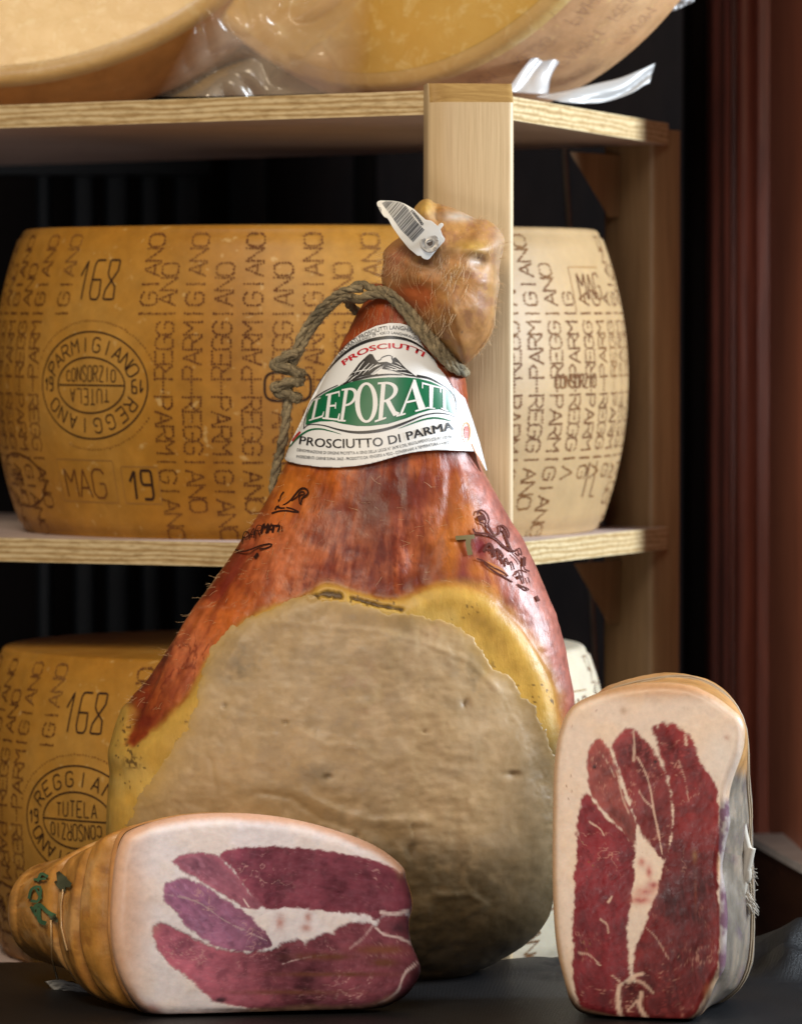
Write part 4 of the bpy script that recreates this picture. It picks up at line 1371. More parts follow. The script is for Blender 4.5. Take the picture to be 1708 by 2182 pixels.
def text_on(g, s, base, height, fn, slant=0.0, bold=0.0, flip=1.0):
    V, Fc = text_geo(s)
    cap = 0.73
    x0, x1 = V[:, 0].min(), V[:, 0].max()
    B = catmull(base, 200, False)
    L = np.concatenate([[0], np.cumsum(np.linalg.norm(np.diff(B, axis=0), axis=1))])
    t = np.gradient(B, axis=0); t /= np.linalg.norm(t, axis=1)[:, None]
    k = L[-1] / (x1 - x0)
    sx = (V[:, 0] - x0) * k
    hh = V[:, 1] / cap * (height if np.isscalar(height) else np.interp((V[:, 0] - x0) / (x1 - x0), np.linspace(0, 1, len(height)), height))
    bx = np.interp(sx, L, B[:, 0]); by = np.interp(sx, L, B[:, 1])
    tx = np.interp(sx, L, t[:, 0]); ty = np.interp(sx, L, t[:, 1])
    nx, ny = ty * flip, -tx * flip
    for dx in ((0,) if not bold else (-bold, bold)):
        P = fn(bx + nx * hh + tx * dx, by + ny * hh + ty * dx)
        if dx > 0:
            P = P - np.array([0, 0.00003, 0])
        g.add(P, Fc)

S_ = 500 / 1708 * 0.889583
g = Geo(); text_on(g, 'PROSCIUTTI', LZ([(492, 392), (600, 322), (720, 273), (850, 253), (960, 257), (1060, 283), (1132, 322)]), 45 * S_, lf(0.0004), 0, 1.0)
g.obj('red_lettering', M_RED, label)
g = Geo(); text_on(g, 'PROSCIUTTO DI', LZ([(123, 1036), (250, 1055), (400, 1068), (600, 1066), (760, 1055), (850, 1040), (955, 1020)]), np.array([70, 76, 80, 76, 72]) * S_, lf(0.0004), 0, 0.55)
text_on(g, 'PARMA', LZ([(1012, 1005), (1100, 982), (1250, 946), (1390, 918)]), 72 * S_, lf(0.0004), 0, 0.9)
g.obj('title_lettering', M_BLACK, label)
g = Geo()
text_on(g, 'LEPORATI PROSCIUTTI LANGHIRANO S.P.A.', LZ([(452, 302), (560, 218), (680, 150), (800, 108), (900, 97), (1000, 112), (1100, 150), (1160, 195), (1215, 250)]), 34 * S_, lf(0.0004))
g.obj('small_print', M_GREY, label)
g = Geo()
text_on(g, 'STRADA LANGHIRANO, 29 - 43013 LANGHIRANO - (PR) ITALIA', LZ([(425, 362), (520, 272), (620, 205), (720, 160), (800, 140), (880, 134), (1000, 157), (1100, 198), (1170, 248), (1228, 312)]), 23 * S_, lf(0.0004))
g.obj('small_print', M_GREY, label)
g = Geo()
text_on(g, 'DENOMINAZIONE DI ORIGINE PROTETTA AI SENSI DELLA LEGGE N\u00b0 26/90 E DEL REGOLAMENTO (CE) N\u00b0 1107/96', LZ([(105, 1095), (300, 1116), (480, 1122), (640, 1116), (780, 1100), (960, 1064), (1150, 1020), (1375, 985)]), 25 * S_, lf(0.0004))
g.obj('small_print', M_GREY, label)
g = Geo()
text_on(g, 'INGREDIENTI: CARNE SUINA, SALE - PRODOTTO DA VENDERSI A PESO - CONSERVARE A TEMPERATURA < +18\u00b0C', LZ([(100, 1148), (300, 1165), (480, 1168), (640, 1160), (850, 1130), (1000, 1100), (1200, 1055), (1355, 1035)]), 25 * S_, lf(0.0004))
g.obj('small_print', M_GREY, label)

def tap(g, pts, tp, off=0.0004, n=60):
    ribbon(g, catmull(LZ(pts), n, False), 1, lf(off), taper=np.array(tp) * S_)
g = Geo()
tap(g, [(230, 645), (330, 470), (440, 342), (560, 248), (690, 190), (820, 165), (900, 163), (1000, 180), (1100, 226), (1200, 310), (1290, 415), (1350, 505), (1390, 600), (1410, 690)], [3, 8, 20, 26, 22, 10, 5, 3])
tap(g, [(160, 912), (190, 882), (240, 875), (330, 885), (430, 914), (540, 936), (650, 940), (780, 925), (900, 895), (1020, 850), (1130, 805), (1220, 785), (1300, 785), (1370, 800), (1405, 818)], [6, 8, 14, 22, 24, 20, 12, 8, 5])
tap(g, [(160, 912), (170, 830), (205, 725), (240, 668), (330, 606), (440, 553)], [6, 6, 6, 8, 6])
tap(g, [(1085, 478), (1180, 495), (1260, 532), (1340, 580), (1395, 650), (1410, 740), (1405, 818)], [22, 14, 8, 6, 6, 5])
tap(g, [(560, 520), (700, 482), (850, 466), (965, 470)], [14, 18, 12, 5])
g.obj('dark_rule', M_BLACK, label)
g = Geo()
tap(g, [(40, 1062), (110, 985), (200, 925), (290, 912), (380, 930), (465, 955)], [8, 14, 14, 12, 8, 2])
g.obj('green_swoosh', M_GREEN, label)
g = Geo()
tap(g, [(935, 910), (1040, 870), (1140, 836), (1230, 822), (1310, 832), (1370, 848)], [2, 8, 12, 14, 12, 6])
g.obj('green_swoosh', M_GREEN, label)
g = Geo()
tap(g, [(68, 1012), (100, 970), (132, 935)], [16, 20, 14])
g.obj('red_stripe', M_RED, label)
# eagle
g = Geo()
def fill(pts, off=0.0004):
    P, f = poly_patch('e', LZ(pts), lf(off), None, None, 8)
    g.add(P, f)
fill([(680, 312), (700, 297), (725, 303), (745, 340), (775, 368), (838, 362), (800, 402), (745, 432), (700, 470), (620, 488), (540, 528), (490, 552), (455, 560), (520, 500), (560, 440), (600, 390), (640, 350)])
fill([(838, 362), (880, 378), (893, 332), (912, 325), (940, 355), (970, 390), (1000, 420), (1040, 450), (1085, 488), (1000, 474), (940, 452), (870, 428), (800, 420), (815, 392)])
for ln in ([(765, 352), (790, 345), (800, 327), (850, 310), (880, 318), (888, 345)], [(888, 318), (880, 335), (893, 362)], [(700, 468), (730, 472), (765, 462)]):
    tap(g, ln, [5, 6, 5], 0.0004, 16)
g.obj('eagle_emblem', M_BLACK, label)
g = Geo()
for a, b_ in (((548, 462), (615, 372)), ((575, 470), (655, 360)), ((600, 478), (700, 372)), ((640, 470), (735, 380)), ((690, 440), (770, 382)), ((720, 462), (800, 400)), ((830, 408), (930, 440)), ((850, 395), (960, 432)), ((880, 385), (985, 425)), ((500, 530), (560, 470)), ((560, 452), (700, 425)), ((700, 425), (790, 385)), ((840, 430), (1000, 428)), ((930, 448), (1050, 470)), ((905, 365), (960, 395)), ((470, 552), (530, 500)), ((530, 525), (600, 470))):
    tap(g, [a, ((a[0] + b_[0]) / 2, (a[1] + b_[1]) / 2 - 3), b_], [2, 8, 3], 0.0007, 8)
g.obj('eagle_feathers', M_WHITE, label)
g = Geo()
tt = np.linspace(0, 2 * math.pi, 40)
ribbon(g, LZ(np.stack([1492 + 30 * np.cos(tt), 940 + 78 * np.sin(tt)], 1)), 12 * S_, lf(0.0004))
tap(g, [(1535, 1030), (1570, 1110), (1640, 1240)], [8, 6, 4])
g.obj('quality_seal', M_ORANGE, label)
g = Geo()
P, f = poly_patch('e', LZ(np.stack([1493 + 19 * np.cos(tt[:-1]), 940 + 52 * np.sin(tt[:-1])], 1)), lf(0.0005), None, None, 8); g.add(P, f)
g.obj('seal_centre', paper_mat('seal_red', (0.62, 0.10, 0.07)), label)

# ------------------------------------------------------------------ barcode ear tag
tagroot = empty('barcode_tag', 'white plastic tag with barcode, riveted to the ham trotter', 'tag')
TP = HZ([(110, 130), (125, 108), (155, 98), (300, 103), (380, 115), (450, 140), (520, 180), (560, 205), (700, 332), (770, 345), (850, 412), (868, 385), (890, 372), (910, 380), (912, 400), (876, 445), (900, 515), (930, 560), (922, 592), (870, 645), (745, 800), (720, 812), (690, 806), (660, 790), (642, 765), (602, 765), (500, 680), (400, 560), (300, 420), (240, 312), (195, 292), (158, 240), (166, 214), (118, 165)])
def tag_y(u, v):
    q = ((np.stack([np.asarray(u, float), np.asarray(v, float)], -1)) / 0.889583 - np.array([880, 460])) / (340 / 1708)
    s = (q[..., 0] - 747) * 0.66 + (q[..., 1] - 612) * 0.75          # along the tag
    s = np.clip(-s / 800, -0.3, 1.0)
    return HOCK_Y - 0.0475 - 0.016 * s + 0.020 * s * s
def tag_pt(u, v, off=0.0):
    return W(u, v, tag_y(u, v) - off)
P, f = poly_patch('plate', TP, tag_pt, None, None, 7)
mtag, nt, b = newmat('white_plastic')
vv_ = coords(nt); nz = noise(nt, vv_, 90, 3)
nt.links.new(ramp(nt, nz, [(0.3, (0.68, 0.66, 0.60)), (0.65, (0.80, 0.79, 0.76))]), b.inputs['Base Color'])
b.inputs['Roughness'].default_value = 0.35
sss(b, 0.1, (1, 0.9, 0.8), 0.002)
pl = mk('plate', P, f, mtag, tagroot)
sm = pl.modifiers.new('thick', 'SOLIDIFY'); sm.thickness = 0.0016; sm.offset = 1 if False else -1
bv = pl.modifiers.new('bevel', 'BEVEL'); bv.width = 0.0003; bv.segments = 2; bv.limit_method = 'ANGLE'
g = Geo()
Ae = catmull(HZ([(172, 130), (215, 195), (300, 310), (400, 450), (480, 530), (558, 614)]), 200, False)
Be = catmull(HZ([(218, 107), (330, 112), (420, 135), (482, 192), (572, 332), (700, 466)]), 200, False)
t = 0.0
while t < 0.985:
    w_ = random.choice([0.009, 0.009, 0.014, 0.02])
    i0, i1 = int(t * 199), min(199, max(int(t * 199) + 1, int((t + w_) * 199)))
    q = np.array([Ae[i0], Be[i0], Be[i1], Ae[i1]])
    q = np.vstack([q[0] + (q[1] - q[0]) * k for k in np.linspace(0, 1, 5)] + [q[3] + (q[2] - q[3]) * k for k in np.linspace(1, 0, 5)])
    g.add(tag_pt(q[:, 0], q[:, 1], 0.0003), [tuple(range(10))])
    t += w_ + random.choice([0.009, 0.009, 0.014, 0.02])
text_on(g, '1000000', HZ([(516, 232), (562, 286), (606, 340), (645, 400)]), 38 * 340 / 1708 * 0.889583, lambda u, v: tag_pt(u, v, 0.0003), 0, 0.4)
g.obj('barcode', simple('black_print', (0.02, 0.02, 0.022), 0.4), tagroot)
def rivet():
    m, nt, b = newmat('worn_rivet')
    v = coords(nt)
    n_ = noise(nt, v, 260, 4, 0.6)
    nt.links.new(ramp(nt, n_, [(0.3, (0.22, 0.20, 0.18)), (0.65, (0.50, 0.48, 0.45))]), b.inputs['Base Color'])
    b.inputs['Metallic'].default_value = 0.6; b.inputs['Roughness'].default_value = 0.5
    c = HZ([(747, 612)])[0]
    y0 = float(tag_y(*c))
    C0 = W(c[0], c[1], y0 - 0.0004)
    R = 118 * 340 / 1708 * 0.889583 / F * 2.86
    nrm = np.array([0.08, -1, 0.12]); nrm /= np.linalg.norm(nrm)
    ex = np.cross(np.array([0, 0, 1.0]), nrm); ex /= np.linalg.norm(ex); ex = -ex if ex[0] < 0 else ex
    ez = np.cross(ex, nrm); ez = -ez if ez[2] < 0 else ez
    prof = [(1.0, 0), (1.0, 0.10), (0.96, 0.16), (0.62, 0.17), (0.56, 0.13), (0.44, 0.13), (0.40, 0.17), (0.34, 0.17), (0.31, 0.10), (0.31, -0.3), (0.0, -0.3)]
    k = 40; V = []
    for r, h in prof:
        for j in range(k):
            a = 2 * math.pi * j / k
            V.append(C0 + R * (r * math.cos(a) * ex + r * math.sin(a) * ez + h * nrm))
    rv = mk('rivet', V, grid_faces(len(prof), k, True), m, tagroot, True, sharp=math.radians(50))
    g = Geo()
    for i, ch in enumerate('NANO-SIC-'):
        if ch == '-':
            continue
        a = math.radians(150 - i * 40)
        for pl_ in GL[ch]:
            q = []
            for x, y in resample(pl_, 1.0):
                rr = 0.66 + 0.26 * y / 6; aa = a - (x / 4 - 0.5) * 0.42
                q.append(C0 + R * (rr * math.cos(aa) * ex + rr * math.sin(aa) * ez + 0.18 * nrm))
            tube(g, q, R * 0.03, 4)
    g.obj('rivet_lettering', m, rv)
    g = Geo()
    V = [C0 + R * (0.31 * math.cos(2 * math.pi * j / 24) * ex + 0.31 * math.sin(2 * math.pi * j / 24) * ez - 0.02 * nrm) for j in range(24)]
    g.add(V, [tuple(range(24))])
    g.obj('rivet_hole', simple('rivet_hole_brown', (0.05, 0.03, 0.02), 0.5), rv)  # dark brown disc closing the hole
rivet()

# ------------------------------------------------------------------ rope
def rope_mat():
    m, nt, b = newmat('hemp_rope')
    v = coords(nt)
    n1 = noise(nt, v, 45, 5, 0.7); n2 = noise(nt, v, 520, 4, 0.65)
    c = ramp(nt, n1, [(0.3, (0.11, 0.092, 0.058)), (0.5, (0.26, 0.20, 0.115)), (0.7, (0.40, 0.31, 0.18))])
    c = mixn(nt, c, ramp(nt, n2, [(0.3, (0.6, 0.6, 0.58)), (0.7, (1.2, 1.2, 1.15))]), 1.0, 'MULTIPLY')
    nt.links.new(c, b.inputs['Base Color'])
    b.inputs['Roughness'].default_value = 0.85
    bump(nt, b, [(n2, 0.0008, 0.8)])
    return m
def build_rope():
    g = Geo(); fz = Geo()
    def strandrope(P, r, turns, k=3):
        P = catmull(P, 260, False)
        n = len(P)
        tan = np.gradient(P, axis=0); tan /= np.linalg.norm(tan, axis=1)[:, None]
        ref = np.array([0, -1.0, 0.15])
        e1 = np.cross(tan, ref); e1 /= np.maximum(np.linalg.norm(e1, axis=1), 1e-9)[:, None]
        e2 = np.cross(tan, e1)
        wob = 1 + 0.25 * (np.array([vnoise(np.array([i * 0.12]), np.array([k * 3.1 + r * 900]), 4)[0] for i in range(n)]) - 0.5)
        for j in range(k):
            ph = 2 * math.pi * j / k + np.linspace(0, turns * 2 * math.pi, n)
            S = P + (e1 * np.cos(ph)[:, None] + e2 * np.sin(ph)[:, None]) * (r * 0.40 * wob)[:, None]
            tube(g, S, r * 0.62 * wob, 8)
        for _ in range(int(n * 1.1)):
            i = random.randrange(n - 1)
            a = random.uniform(0, 2 * math.pi)
            d = e1[i] * math.cos(a) + e2[i] * math.sin(a)
            s0 = P[i] + d * r * 0.9
            L = random.uniform(0.0012, 0.0035)
            tv = tan[i] * random.choice([-1, 1])
            tube(fz, [s0, s0 + d * L * 0.4 + tv * L * 0.4, s0 + d * L * 0.5 + tv * L], [0.00009, 0.00008, 0.00004], 3, caps=False)
    NZ = zoomer(680, 640, 460 / 1708)
    def onham(pts, off):
        p = NZ(pts)
        y = np.array([min(float(ham_y(a, b)), HYC - 0.004) for a, b in p])
        return W(p[:, 0], p[:, 1], y - off)
    # tight turn over the front of the neck
    a = onham([(590, 260), (660, 290), (760, 250), (900, 250), (1000, 320), (1100, 440), (1200, 570), (1300, 690), (1400, 800), (1480, 885), (1560, 930), (1600, 945)], 0.0075)
    a[:3, 1] -= 0.006
    a = np.vstack([a, W(*NZ([(1600, 930)])[0], HYC + 0.01)[None], W(*NZ([(1480, 870)])[0], HYC + 0.032)[None], W(*NZ([(1000, 620)])[0], HYC + 0.038)[None], W(*NZ([(700, 430)])[0], HYC + 0.020)[None], W(*NZ([(600, 350)])[0], HYC - 0.002)[None], W(*NZ([(540, 265)])[0], HYC - 0.018)[None]])
    strandrope(a, 0.0029, 11, 3)
    b_ = onham([(600, 190), (690, 150), (800, 195), (930, 215), (1040, 280), (1140, 400), (1230, 520), (1330, 640), (1420, 750), (1500, 850), (1585, 905)], 0.0095)
    strandrope(b_, 0.0028, 6, 3)
    # free loop down to the knot
    KZ = zoomer(640, 450, 600 / 1708)
    c = NZ([(700, 190), (610, 190), (520, 215), (420, 280), (310, 385), (210, 510), (140, 640), (95, 760), (60, 870), (30, 930)])
    cy = HYC + np.array([-0.036, -0.034, -0.026, -0.016, -0.008, -0.002, 0.002, 0.003, 0.003, 0.003])
    cp = W(c[:, 0], c[:, 1], cy)
    strandrope(cp, 0.0026, 3.5, 3)
    c2 = NZ([(600, 260), (530, 270), (440, 340), (340, 440), (250, 560), (170, 700), (110, 820), (60, 900)])
    strandrope(W(c2[:, 0], c2[:, 1], HYC + np.array([-0.034, -0.030, -0.02, -0.010, -0.004, 0, 0.002, 0.002])), 0.0020, 3, 3)
    k = KZ([(145, 1300), (140, 1400), (132, 1530), (118, 1650), (90, 1790), (60, 1910), (45, 1990), (40, 2060), (60, 2150)])
    strandrope(W(k[:, 0], k[:, 1], HYC + np.array([0.003, 0.003, 0.002, 0.004, 0.012, 0.016, 0.018, 0.02, 0.02])), 0.0030, 2.5, 3)
    # knot: three wraps
    kc = KZ([(140, 1270)])[0]
    K0 = W(kc[0], kc[1], HYC + 0.003)
    for i, (dz, rr, tl) in enumerate(((0.011, 0.0068, 0.5), (0.003, 0.0086, -0.35), (-0.006, 0.0082, 0.3), (-0.013, 0.0062, -0.2))):
        t_ = np.linspace(0, 2 * math.pi, 40)
        pts = np.stack([K0[0] + rr * np.cos(t_), K0[1] + rr * np.sin(t_) * 0.9, K0[2] + dz + tl * 0.008 * np.cos(t_) + 0.001 * np.sin(3 * t_)], 1)
        strandrope(pts, 0.0030, 1.5, 3)
    root = empty('hanging_rope', 'rough hemp rope looped round the ham shank, knotted at its side', 'rope')
    m = rope_mat()
    g.obj('strands', m, root)
    fo = fz.obj('frayed_fibres', simple('hemp_fibre', (0.33, 0.26, 0.15), 0.8), root)
    fo['kind'] = 'stuff'
build_rope()

# ------------------------------------------------------------------ cut hams
def cut_piece(root, outline, centre, face_y, back_ring_px, back_y, conv, lean, extra, rim_r, n=420, nr=110, mats=None):
    c0 = conv([centre])[0]
    ring = polar(catmull(conv(outline), 600), c0, n)
    S = np.linspace(0, 1, nr) ** 0.85
    S[0] = 0.002
    px = np.concatenate([c0 + (ring - c0) * s for s in S])
    d = sdist(px, ring)
    d = np.maximum(d, 0)
    r = rim_r
    rd = np.where(d < r, r - np.sqrt(np.maximum(r * r - (r - np.minimum(d, r)) ** 2, 0)), 0)
    yv = face_y(px[:, 0], px[:, 1]) + rd / F * 2.75
    return c0, ring, px, d, yv, S

def lean_paint(px, d, polys, seams, conv, fat, lean_cols, sc, rim_col, rim_w, spots=(), seed=0, angs=(0.1,), rim_stop=9e9):
    u, v = px[:, 0], px[:, 1]
    a1 = fbm(u / 60, v / 60, 5, seed); a2 = fbm(u / 14, v / 14, 4, seed + 1); a3 = fbm(u / 5, v / 5, 3, seed + 2); aw = fbm(u / 30, v / 30, 3, seed + 4); ab = fbm(u / 170, v / 170, 3, seed + 6)
    c = np.array(fat) * (0.93 + 0.14 * a1)[:, None]
    yel = sst(0.45, 0.7, a1)
    c = mixc(c, np.array(fat) * [1.0, 0.93, 0.82], yel * 0.5)
    hgt = np.zeros(len(u))
    best = np.full(len(u), -1e9)
    for k, pg in enumerate(polys):
        e = sdist(px, catmull(conv(pg), 160)) + 2.4 + 10 * (a2 - 0.5) + 6 * (a3 - 0.5)
        m = sst(-3.4, 3.2, e)
        lc = np.array(lean_cols[k % len(lean_cols)])
        # fibre grain and marbling
        fa = angs[k % len(angs)]
        fu, fv = u * math.cos(fa) + v * math.sin(fa), -u * math.sin(fa) + v * math.cos(fa)
        fib = fbm(fu / 45 + a1 * 3, fv / 9 + a1, 4, seed + 3)
        cc = lc * np.clip(0.95 + 1.7 * (ab - 0.5) + 1.1 * (a1 - 0.5) + 0.7 * (aw - 0.5) + 0.55 * (fib - 0.5), 0.35, 1.7)[:, None]
        mar = np.abs(fbm(u / 34, v / 30, 4, seed + 5 + k) - 0.5)
        vein = sst(0.022, 0.004, mar) * sst(0.50, 0.72, fbm(u / 55, v / 55, 3, seed + 6))
        cc = mixc(cc, np.array(fat) * [0.85, 0.55, 0.5], vein * 0.5)
        cc = mixc(cc, lc * 0.45, sst(0.56, 0.72, fbm(u / 24 + 7, v / 24, 4, seed + 1)) * 0.45)
        v2_ = np.abs(fbm(fu / 30, fv / 13, 4, seed + 2 + k) - 0.5)
        cc = mixc(cc, lc * [1.7, 2.2, 2.0], sst(0.03, 0.006, v2_) * sst(0.46, 0.66, fbm(u / 70, v / 70, 3, seed)) * 0.45)
        cc = mixc(cc, lc * [1.35, 1.7, 1.7], sst(0.55, 0.75, fbm(fu / 18, fv / 6, 3, seed + 1)) * 0.4)
        fleck = sst(0.80, 0.88, a3) * sst(0.45, 0.6, aw)
        cc = mixc(cc, np.array(fat) * [0.85, 0.55, 0.5], fleck * 0.35)
        rimd = sst(10, 1, np.abs(e - 3)) * 0.35
        cc = mixc(cc, lc * [1.35, 1.2, 1.15], rimd)
        c = c * (1 - m[:, None]) + cc * m[:, None]
        best = np.maximum(best, e)
        hgt = np.maximum(hgt * (1 - m), 0) - 0.0005 * m
    for ln, w, s in seams:
        q = ldist(px, catmull(conv(ln), 60, False)) + 2.2 * (a3 - 0.5) + 2.5 * (a2 - 0.5)
        c = mixc(c, np.array(fat) * [0.97, 0.84, 0.78], sst(w + 1.0, w * 0.3, q) * s)
    for x, y, sx, sy, colr, st in spots:
        p = conv([(x, y)])[0]
        c = mixc(c, colr, np.clip(np.exp(-((u - p[0]) / sx) ** 2 - ((v - p[1]) / sy) ** 2) * st * (0.4 + 1.2 * a2), 0, 1))
    rimm = sst(rim_w, rim_w * 0.25, d + rim_w * 0.5 * (a1 - 0.5)) * (1 - sst(rim_stop - 30, rim_stop + 10, u) * sst(1850, 1880, v))
    c = mixc(c, rim_col, rimm * 0.9)
    crust_shade = sst(16, 3, d + 10 * (a2 - 0.5)) * sst(2085, 2140, v)  # dark dried edge, with shade along the bottom painted in
    c = mixc(c, (0.045, 0.018, 0.014), crust_shade * 0.9)
    hgt += 0.0012 * (a1 - 0.5) + 0.00022 * (a2 - 0.5)
    return c, hgt

M_CUT = painted('cut_meat', 0.36, 0.10, 260, ((420, 0.0003, 0.3), (130, 0.0003, 0.25)), 0.08, (1, 0.4, 0.3), coat=0.0, spec=0.28)
M_RINDHAM = painted('amber_rind', 0.42, 0.28, 70, ((260, 0.0006, 0.4), (60, 0.0012, 0.35)), 0.10, (1, 0.45, 0.15), coat=0.15)
M_CORD = simple('clear_cord', (0.50, 0.31, 0.14), 0.25)

def left_cut():
    root = empty('cut_ham', 'tied half ham lying on its side, pale purple cut face turned to the viewer', 'ham')
    cv = zoomer(0, 1900, 1060 / 1708)
    outl = [(480, 160), (520, 135), (600, 108), (720, 84), (850, 77), (1000, 82), (1150, 105), (1300, 145), (1430, 195), (1510, 245), (1558, 292), (1566, 330), (1583, 385), (1590, 440), (1578, 500), (1585, 575), (1612, 640), (1622, 690), (1590, 755), (1530, 805), (1440, 838), (1300, 850), (1150, 856), (980, 862), (860, 872), (740, 878), (620, 872), (540, 835), (480, 750), (440, 640), (425, 520), (428, 400), (440, 280), (455, 210)]
    fy = lambda u, v: -0.172 + 0.030 * (u - 225) / 670 + 0.0 * v
    c0, ring, px, d, yv, S = cut_piece(root, outl, (1010, 470), fy, None, None, cv, None, None, 34)
    n = len(ring); nr = len(S)
    polys = [[(850, 245), (880, 225), (960, 212), (1080, 212), (1200, 222), (1330, 240), (1450, 270), (1540, 305), (1568, 340), (1586, 385), (1588, 440), (1562, 466), (1480, 470), (1450, 485), (1400, 465), (1300, 455), (1200, 445), (1100, 440), (1050, 450), (1020, 440), (980, 400), (940, 350), (900, 290)],
             [(670, 262), (700, 240), (770, 232), (838, 246), (876, 282), (915, 330), (965, 390), (1005, 437), (950, 440), (880, 400), (800, 350), (730, 310), (690, 285)],
             [(632, 380), (660, 345), (710, 335), (780, 360), (860, 410), (930, 455), (990, 505), (1035, 560), (1045, 590), (1000, 605), (940, 608), (860, 595), (790, 560), (720, 510), (680, 450), (645, 420)],
             [(595, 530), (610, 505), (660, 520), (720, 550), (800, 590), (880, 614), (960, 618), (1050, 606), (1120, 575), (1160, 575), (1172, 600), (1200, 570), (1260, 545), (1290, 558), (1300, 530), (1350, 510), (1420, 505), (1450, 520), (1470, 485), (1560, 475), (1580, 520), (1588, 590), (1615, 640), (1624, 690), (1594, 752), (1540, 800), (1450, 836), (1300, 846), (1100, 840), (950, 826), (870, 808), (820, 795), (760, 740), (700, 690), (640, 640), (605, 590)]]
    seams = [([(1470, 462), (1520, 468), (1575, 455)], 5, 0.9), ([(1450, 520), (1480, 545), (1540, 560), (1585, 580)], 3, 0.8), ([(1610, 655), (1560, 700), (1530, 770), (1440, 828)], 3.5, 0.75), ([(645, 390), (760, 420), (880, 500), (1030, 570)], 1.2, 0.4),
             ([(1440, 510), (1400, 560), (1350, 600)], 1.6, 0.5), ([(1090, 660), (1160, 640), (1260, 625)], 1.0, 0.4), ([(940, 410), (960, 440)], 2, 0.8)]
    br = (0.22, 0.075, 0.045)
    spots = [(1080, 500, 10, 16, (0.50, 0.20, 0.16), 0.8), (1190, 480, 8, 10, (0.50, 0.20, 0.16), 0.8), (1180, 522, 12, 8, (0.52, 0.24, 0.2), 0.8), (1250, 632, 60, 7, br, 1.3), (1470, 605, 50, 9, (0.30, 0.10, 0.06), 1.2), (1480, 655, 30, 8, br, 1.2), (1300, 700, 120, 5, br, 1.0), (1120, 770, 120, 5, br, 0.8), (585, 840, 16, 12, (0.42, 0.10, 0.10), 0.9), (462, 645, 6, 6, (0.55, 0.1, 0.07), 0.9)]
    spots += [(1540, 520, 16, 14, (0.10, 0.035, 0.05), 1.0), (850, 800, 14, 6, (0.06, 0.02, 0.02), 1.0), (1100, 838, 150, 4, (0.04, 0.012, 0.014), 1.1)]
    c, h = lean_paint(px, d, polys, seams, cv, (0.88, 0.80, 0.83), [(0.235, 0.055, 0.082), (0.30, 0.098, 0.135), (0.25, 0.095, 0.160), (0.27, 0.072, 0.098)], 1, (0.66, 0.36, 0.22), 24, spots, 1, (0.15, 0.6, 0.75, 0.1), 850)
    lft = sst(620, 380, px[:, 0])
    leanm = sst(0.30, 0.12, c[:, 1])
    c = c * (1 + (leanm * (0.75 * lft - 0.22))[:, None]) + (leanm * lft)[:, None] * np.array([0.0, 0.012, 0.03])  # light falling off to the right, painted into the lean
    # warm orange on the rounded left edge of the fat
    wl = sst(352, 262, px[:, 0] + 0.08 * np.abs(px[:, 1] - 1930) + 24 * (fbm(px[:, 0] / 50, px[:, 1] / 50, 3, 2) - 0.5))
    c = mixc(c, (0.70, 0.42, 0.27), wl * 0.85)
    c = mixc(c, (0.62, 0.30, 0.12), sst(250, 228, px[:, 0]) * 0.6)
    P = W(px[:, 0], px[:, 1], yv - h)
    # body behind the face, tapering to the tied end
    end_c = np.array([105.0, 1945.0])
    tta = np.linspace(0, 2 * math.pi, 80)[:-1]
    endpoly = np.stack([end_c[0] + 70 * np.cos(tta), end_c[1] + 106 * np.sign(np.sin(tta)) * np.abs(np.sin(tta)) ** 0.85], 1)
    end = polar(endpoly, end_c, n)
    fyv = fy(ring[:, 0], ring[:, 1]) + 34 / F * 2.75
    ringW = W(ring[:, 0], ring[:, 1], fyv)
    endW = W(end[:, 0], end[:, 1], -0.010 + 0.030 * (end[:, 0] - end_c[0]) / 70)
    ns = 90
    ts = np.linspace(0, 1, ns)
    cords = [0.10, 0.27, 0.52]
    rows = []; cols = []
    ctrF = ringW.mean(0); ctrE = endW.mean(0)
    for t in ts:
        R = ringW * (1 - t) + endW * t
        cc = ctrF * (1 - t) + ctrE * t
        an_ = np.arange(n) / n * 2 * math.pi
        dip = sum(np.exp(-((t - q - 0.03 * np.sin(an_ + q * 9) - 0.012 * np.sin(3 * an_ + q * 21)) / 0.026) ** 2) for q in cords)
        bul = 0.10 * math.sin(math.pi * min(1, t)) ** 0.7
        k = 1 + bul * (0.8 + 0.4 * np.sin(an_ * 2 + t * 9)) - 0.11 * dip
        ang = np.arange(n) / n
        nz = 0.02 * (fbm(np.cos(ang * 6.283) * 3 + 9, np.sin(ang * 6.283) * 3 + t * 9, 3, 2) - 0.5)
        rows.append(cc + (R - cc) * (k + nz)[:, None])
        f1 = fbm(ang * 22, np.full(n, t * 6.0), 4, 3); f2 = fbm(ang * 62, np.full(n, t * 18.0), 4, 5)
        cl = np.array([0.54, 0.245, 0.048]) * (0.7 + 0.6 * f1)[:, None]
        cl = mixc(cl, (0.60, 0.33, 0.12), sst(0.5, 0.68, f1) * 0.8)
        cl = mixc(cl, (0.20, 0.055, 0.012), sst(0.56, 0.68, f2) * 0.35)
        cl = mixc(cl, (0.16, 0.07, 0.02), np.minimum(1, dip) * 0.45)
        if t < 0.08:
            cl = mixc(cl, (0.58, 0.27, 0.10), np.full(n, (1 - t / 0.08) * 0.9))
        cols.append(cl)
    # rounded end
    axis = (ctrE - ctrF); axis /= np.linalg.norm(axis)
